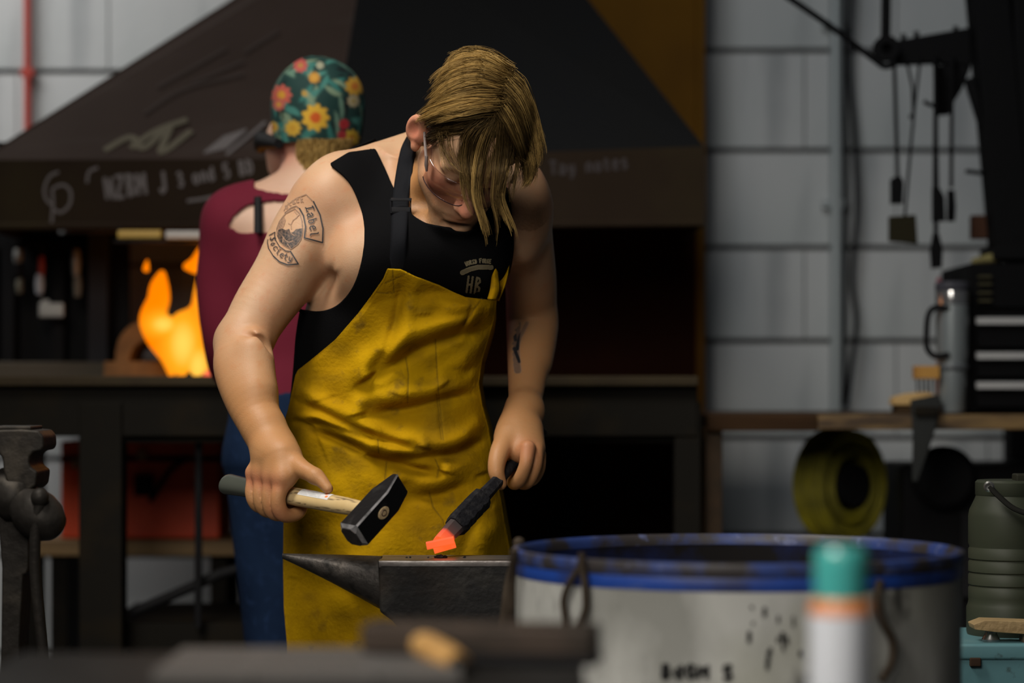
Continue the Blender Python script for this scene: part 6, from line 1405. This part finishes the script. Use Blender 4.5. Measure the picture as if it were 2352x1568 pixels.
# foreground bench strip along the bottom
DFB = 2.35; ztb = zpx(1497, DFB)
fb_ = thing('front_table', 'dark steel worktable along the bottom edge, out of focus', 'table', (xpx(500, DFB), 2.1, 0))
xa, xz = xpx(-150, 2.0), xpx(1330, DFB)
MB().box(((xa + xz) / 2, 2.06, ztb - .015), (xz - xa, .58, .03)).build('table_top', mat('grey_steel_plate', (.030, .029, .028), .55, .2, noise=[((8, 3, 3), 5, (.016, .015, .014), .42, .62)]), fb_, bevel=.004)
for x in (xa + .05, xz - .05):
    for y in (1.82, 2.30): MB().box((x, y, (ztb - .03) / 2), (.045, .045, ztb - .03)).build('leg', dsteel, fb_)
gr_t = thing('slotted_plate', 'grey slotted steel plate lying on the front table', 'plate', (xpx(760, 2.25), 2.25, ztb))
for k in range(7): MB().box((xpx(730, 2.25), 2.13 + k * .030, ztb + .004), (.27, .018, .008)).build('slat', mat('slat_steel', (.13, .122, .115), .5, .2) if k == 0 else bpy.data.materials['slat_steel'], gr_t)
for x in (595, 865): MB().box((xpx(x, 2.25), 2.22, ztb + .0035), (.012, .21, .007)).build('side_strip', bpy.data.materials['slat_steel'], gr_t)
fbar = thing('flat_bar', 'broad dark flat bar on the front table in front of the anvil', 'steel bar', (xpx(1100, 2.3), 2.3, ztb))
rbm = Matrix.Rotation(-.16, 3, 'Z')
MB().box(Vector((xpx(1105, 2.27), 2.27, ztb + .022)), (.22, .055, .028), rbm).build('bar', mat('brown_black_bar', (.060, .045, .036), .6, .3, noise=(12, 4, (.03, .026, .022), .4, .7)), fbar, bevel=.004)
MB().box(Vector((xpx(1120, 2.27), 2.262, ztb + .005)), (.21, .06, .008), rbm).build('foot_strip', blk, fbar, bevel=.002)
wh = thing('wooden_handle_tool', 'short tan wooden handle lying across the flat bar', 'tool handle', (xpx(995, 2.2), 2.24, ztb + .04))
MB().tube([P(940, 1470, 2.28), P(968, 1478, 2.26), P(1000, 1496, 2.23), P(1030, 1515, 2.2), P(1052, 1528, 2.18)], [.008, .0125, .0135, .014, .012], 14).build('handle', mat('tan_wood', (.50, .29, .10), .5, noise=[((12, 12, 12), 4, (.38, .2, .06), .4, .7)]), wh, True)
MB().tube([P(1048, 1526, 2.185), P(1075, 1540, 2.16)], [.010, .008], 12).build('ferrule', dsteel, wh, True)
ch_ = thing('chisel', 'dark chisel on the front table beside the wooden handle', 'chisel', (xpx(900, 2.3), 2.32, ztb))
MB().loft([[Vector(P(x, y, 2.34)) + Vector((0, dy, dz)) for dy, dz in ((-s, -s), (s, -s), (s, s), (-s, s))] for x, y, s in ((838, 1479, .004), (880, 1480, .008), (960, 1482, .008))]).build('shank', iron2, ch_, bevel=.001); MB().box(P(900, 1490, 2.34), (.04, .03, .012)).build('rest', dsteel, ch_)

# ---- leg vise at the left edge
DV = 3.72
vs_ = thing('leg_vise', 'old dark iron leg vise with ball ended handle at the left edge', 'vise', (xpx(20, DV), DV, 0))
viron = mat('oiled_vise_iron', (.026, .0235, .021), .5, .4, noise=[(14, 6, (.05, .043, .035), .52, .72), (40, 4, (.02, .018, .016), .5, .7)], bump=(70, .35))
def vp(x, y): return Vector(P(x, y, DV))
def vprism(name, poly, t, yo=0, m=viron, bev=.006):
    pts = [vp(x, y) + Vector((0, yo - t / 2, 0)) for x, y in poly]; return MB().prism(pts, (0, t, 0)).build(name, m, vs_, bevel=bev, seg=3)
vprism('front_jaw', [(-20, 986), (66, 984), (104, 987), (115, 1000), (116, 1024), (110, 1033), (92, 1036), (84, 1046), (82, 1058), (86, 1070), (101, 1080), (100, 1092), (97, 1112), (84, 1122), (56, 1118), (44, 1112), (30, 1100), (24, 1078), (22, 1050), (14, 1040), (-20, 1040)], .105)
MB().box(vp(40, 983) + Vector((0, 0, .001)), (.06, .09, .006)).build('jaw_plate', viron, vs_, bevel=.002)
vprism('rear_jaw', [(-140, 990), (-24, 986), (-24, 1060), (-40, 1090), (-30, 1180), (-36, 1500), (-40, 1800), (-100, 1800), (-110, 1200), (-140, 1080)], .085)
vprism('front_leg', [(0, 1090), (40, 1100), (58, 1130), (78, 1200), (76, 1300), (72, 1312), (64, 1316), (62, 1360), (56, 1460), (56, 1480), (58, 1560), (52, 1700), (40, 2200), (0, 2200), (4, 1700), (14, 1480), (16, 1300), (6, 1180), (-6, 1130)], .075)
MB().box((vp(-60, 0).x, DV, .12), (.06, .06, .24)).build('foot_post', viron, vs_); MB().box((vp(10, 0).x, DV, .12), (.05, .05, .26)).build('foot_post', viron, vs_)
axs = (vp(135, 1190) - vp(20, 1120)).normalized() + Vector((0, -.55, 0)); axs.normalize()
s0 = vp(24, 1130) + Vector((0, -.02, 0))
MB().lathe([(.0, -.02), (.034, -.02), (.036, .0), (.036, .03), (.030, .038), (.031, .045), (.036, .055), (.0375, .07), (.034, .09), (.024, .108), (.012, .117), (.0, .119)], s0, axs, 32).build('screw_boss', viron, vs_, True)
hb_ = s0 + axs * .085
MB().sphere(vp(116, 1136) + Vector((0, -.085, 0)), .0138, 20, (1, 1, 1.05)).build('handle_ball', viron, vs_, True)
MB().tube(spline([vp(116, 1150) + Vector((0, -.085, 0)), vp(107, 1200) + Vector((0, -.084, 0)), vp(104, 1300) + Vector((0, -.08, 0)), vp(112, 1400) + Vector((0, -.078, 0)), vp(122, 1500) + Vector((0, -.076, 0)), vp(126, 1580) + Vector((0, -.076, 0))], 5), .0085, 12, flat=1).build('handle_bar', viron, vs_, True)
MB().sphere(vp(126, 1590) + Vector((0, -.076, 0)), .0138, 20).build('handle_ball', viron, vs_, True)

# ---- green jug, wood scrap and teal box at the right
DJ = 4.0
tealb = mat('teal_enamel', (.11, .25, .28), .5, noise=[(12, 5, (.16, .29, .31), .5, .7), (35, 6, (.04, .05, .045), .64, .74)], bump=(40, .15))
bt = thing('teal_metal_box', 'scuffed teal metal box at the lower right corner', 'box', tuple(P(2300, 1568, DJ - .1)))
xj0, xj1 = xpx(2190, DJ - .13), xpx(2640, DJ - .13); zbx = zpx(1478, DJ - .13)
MB().box(((xj0 + xj1) / 2, DJ, zbx - .17), (xj1 - xj0, .26, .30)).build('case', tealb, bt, bevel=.006); MB().box(((xj0 + xj1) / 2, DJ, zbx - .013), (xj1 - xj0 + .006, .268, .026)).build('lid', tealb, bt, bevel=.005)
MB().box(P(2240, 1520, DJ - .134), (.018, .008, .014)).build('latch', mat('rust_spot', (.05, .03, .02), .7), bt, bevel=.002)
bs_ = thing('tool_stand', 'dark stand carrying the teal box', 'stand', ((xj0 + xj1) / 2, DJ, 0)); MB().box(((xj0 + xj1) / 2, DJ, (zbx - .325) - .015), (xj1 - xj0, .3, .03)).build('top', dsteel, bs_)
for x in (xj0 + .03, xj1 - .03): MB().box((x, DJ, (zbx - .355) / 2), (.04, .25, zbx - .355)).build('leg', dsteel, bs_)
jg = thing('water_jug', 'olive green insulated jug with carry handle on the teal box', 'jug', (xpx(2318, DJ), DJ + .02, zbx))
og = mat('olive_green_enamel', (.044, .051, .033), .5, noise=(8, 4, (.035, .042, .027), .4, .7), spec=.3); xg = xpx(2322, DJ)
Hj = zpx(1204, DJ) - zbx; rj = xg - xpx(2226, DJ)
prof = [(0, 0), (rj * .98, 0), (rj, .006), (rj, .045), (rj * .97, .05), (rj * .95, .056)]
for i in range(4):
    z_ = .062 + i * .0215; prof += [(rj * .955, z_), (rj * .955, z_ + .015), (rj * .925, z_ + .018), (rj * .925, z_ + .0195)]
prof += [(rj * .955, .152), (rj * .955, zpx(1185, DJ) - zbx), (rj * .93, zpx(1172, DJ) - zbx), (rj * .80, zpx(1146, DJ) - zbx), (rj * .77, zpx(1138, DJ) - zbx)]
MB().lathe(prof, (xg, DJ + .02, zbx), n=48).build('body', og, jg, True)
MB().lathe([(rj * .77, zpx(1139, DJ) - zbx), (rj * .79, zpx(1136, DJ) - zbx), (rj * .79, zpx(1108, DJ) - zbx), (rj * .74, zpx(1103, DJ) - zbx), (0, zpx(1102, DJ) - zbx)], (xg, DJ + .02, zbx), n=48).build('lid', og, jg, True)
MB().box(P(2350, 1097, DJ), (.03, .04, .014)).build('spout_cap', mat('dark_olive', (.03, .03, .022), .5), jg, bevel=.003)
MB().lathe([(0, -.002), (.008, -.002), (.009, .003), (.006, .006), (.003, .004), (0, .004)], P(2272, 1117, DJ - .058), (-.3, -1, 0), 18).build('pivot_bolt', mat('bright_bolt', (.5, .5, .48), .3, .9), jg, True)
MB().tube(spline([P(2274, 1118, DJ - .06), P(2295, 1140, DJ - .07), P(2330, 1168, DJ - .085), P(2375, 1180, DJ - .09), P(2410, 1160, DJ - .08)], 5), [.007 for _ in range(21)], 10, flat=.6).build('carry_handle', mat('dark_handle', (.018, .018, .016), .45), jg, True)
ws = thing('wood_scrap', 'flat split scrap of pale wood leaning by the green jug', 'wood', tuple(P(2300, 1440, DJ - .1)))
pts = [(2236, 1434), (2262, 1424), (2300, 1425), (2352, 1427), (2440, 1430), (2440, 1458), (2352, 1456), (2290, 1452), (2240, 1446)]
MB().prism([P(x, y, DJ - .12) for x, y in pts], (0, .05, 0)).build('slab', mat('split_wood', (.46, .33, .16), .7, noise=[((4, 4, 40), 5, (.30, .2, .09), .4, .7)], bump=(90, .5)), ws, bevel=.0012)
hb2 = [(2350, 1457), (2440, 1459), (2440, 1478), (2350, 1478)]; MB().prism([P(x, y, DJ - .11) for x, y in hb2], (0, .03, 0)).build('prop', mat('grey_wood', (.12, .09, .06), .7), ws)
MB().lathe([(0, 0), (.014, 0), (.015, .003), (.010, .012), (.010, .016), (0, .016)], (xpx(2276, DJ - .09), DJ - .09, zbx), n=20).build('bright_cap', mat('cap_steel', (.5, .5, .5), .25, .9), ws, True)
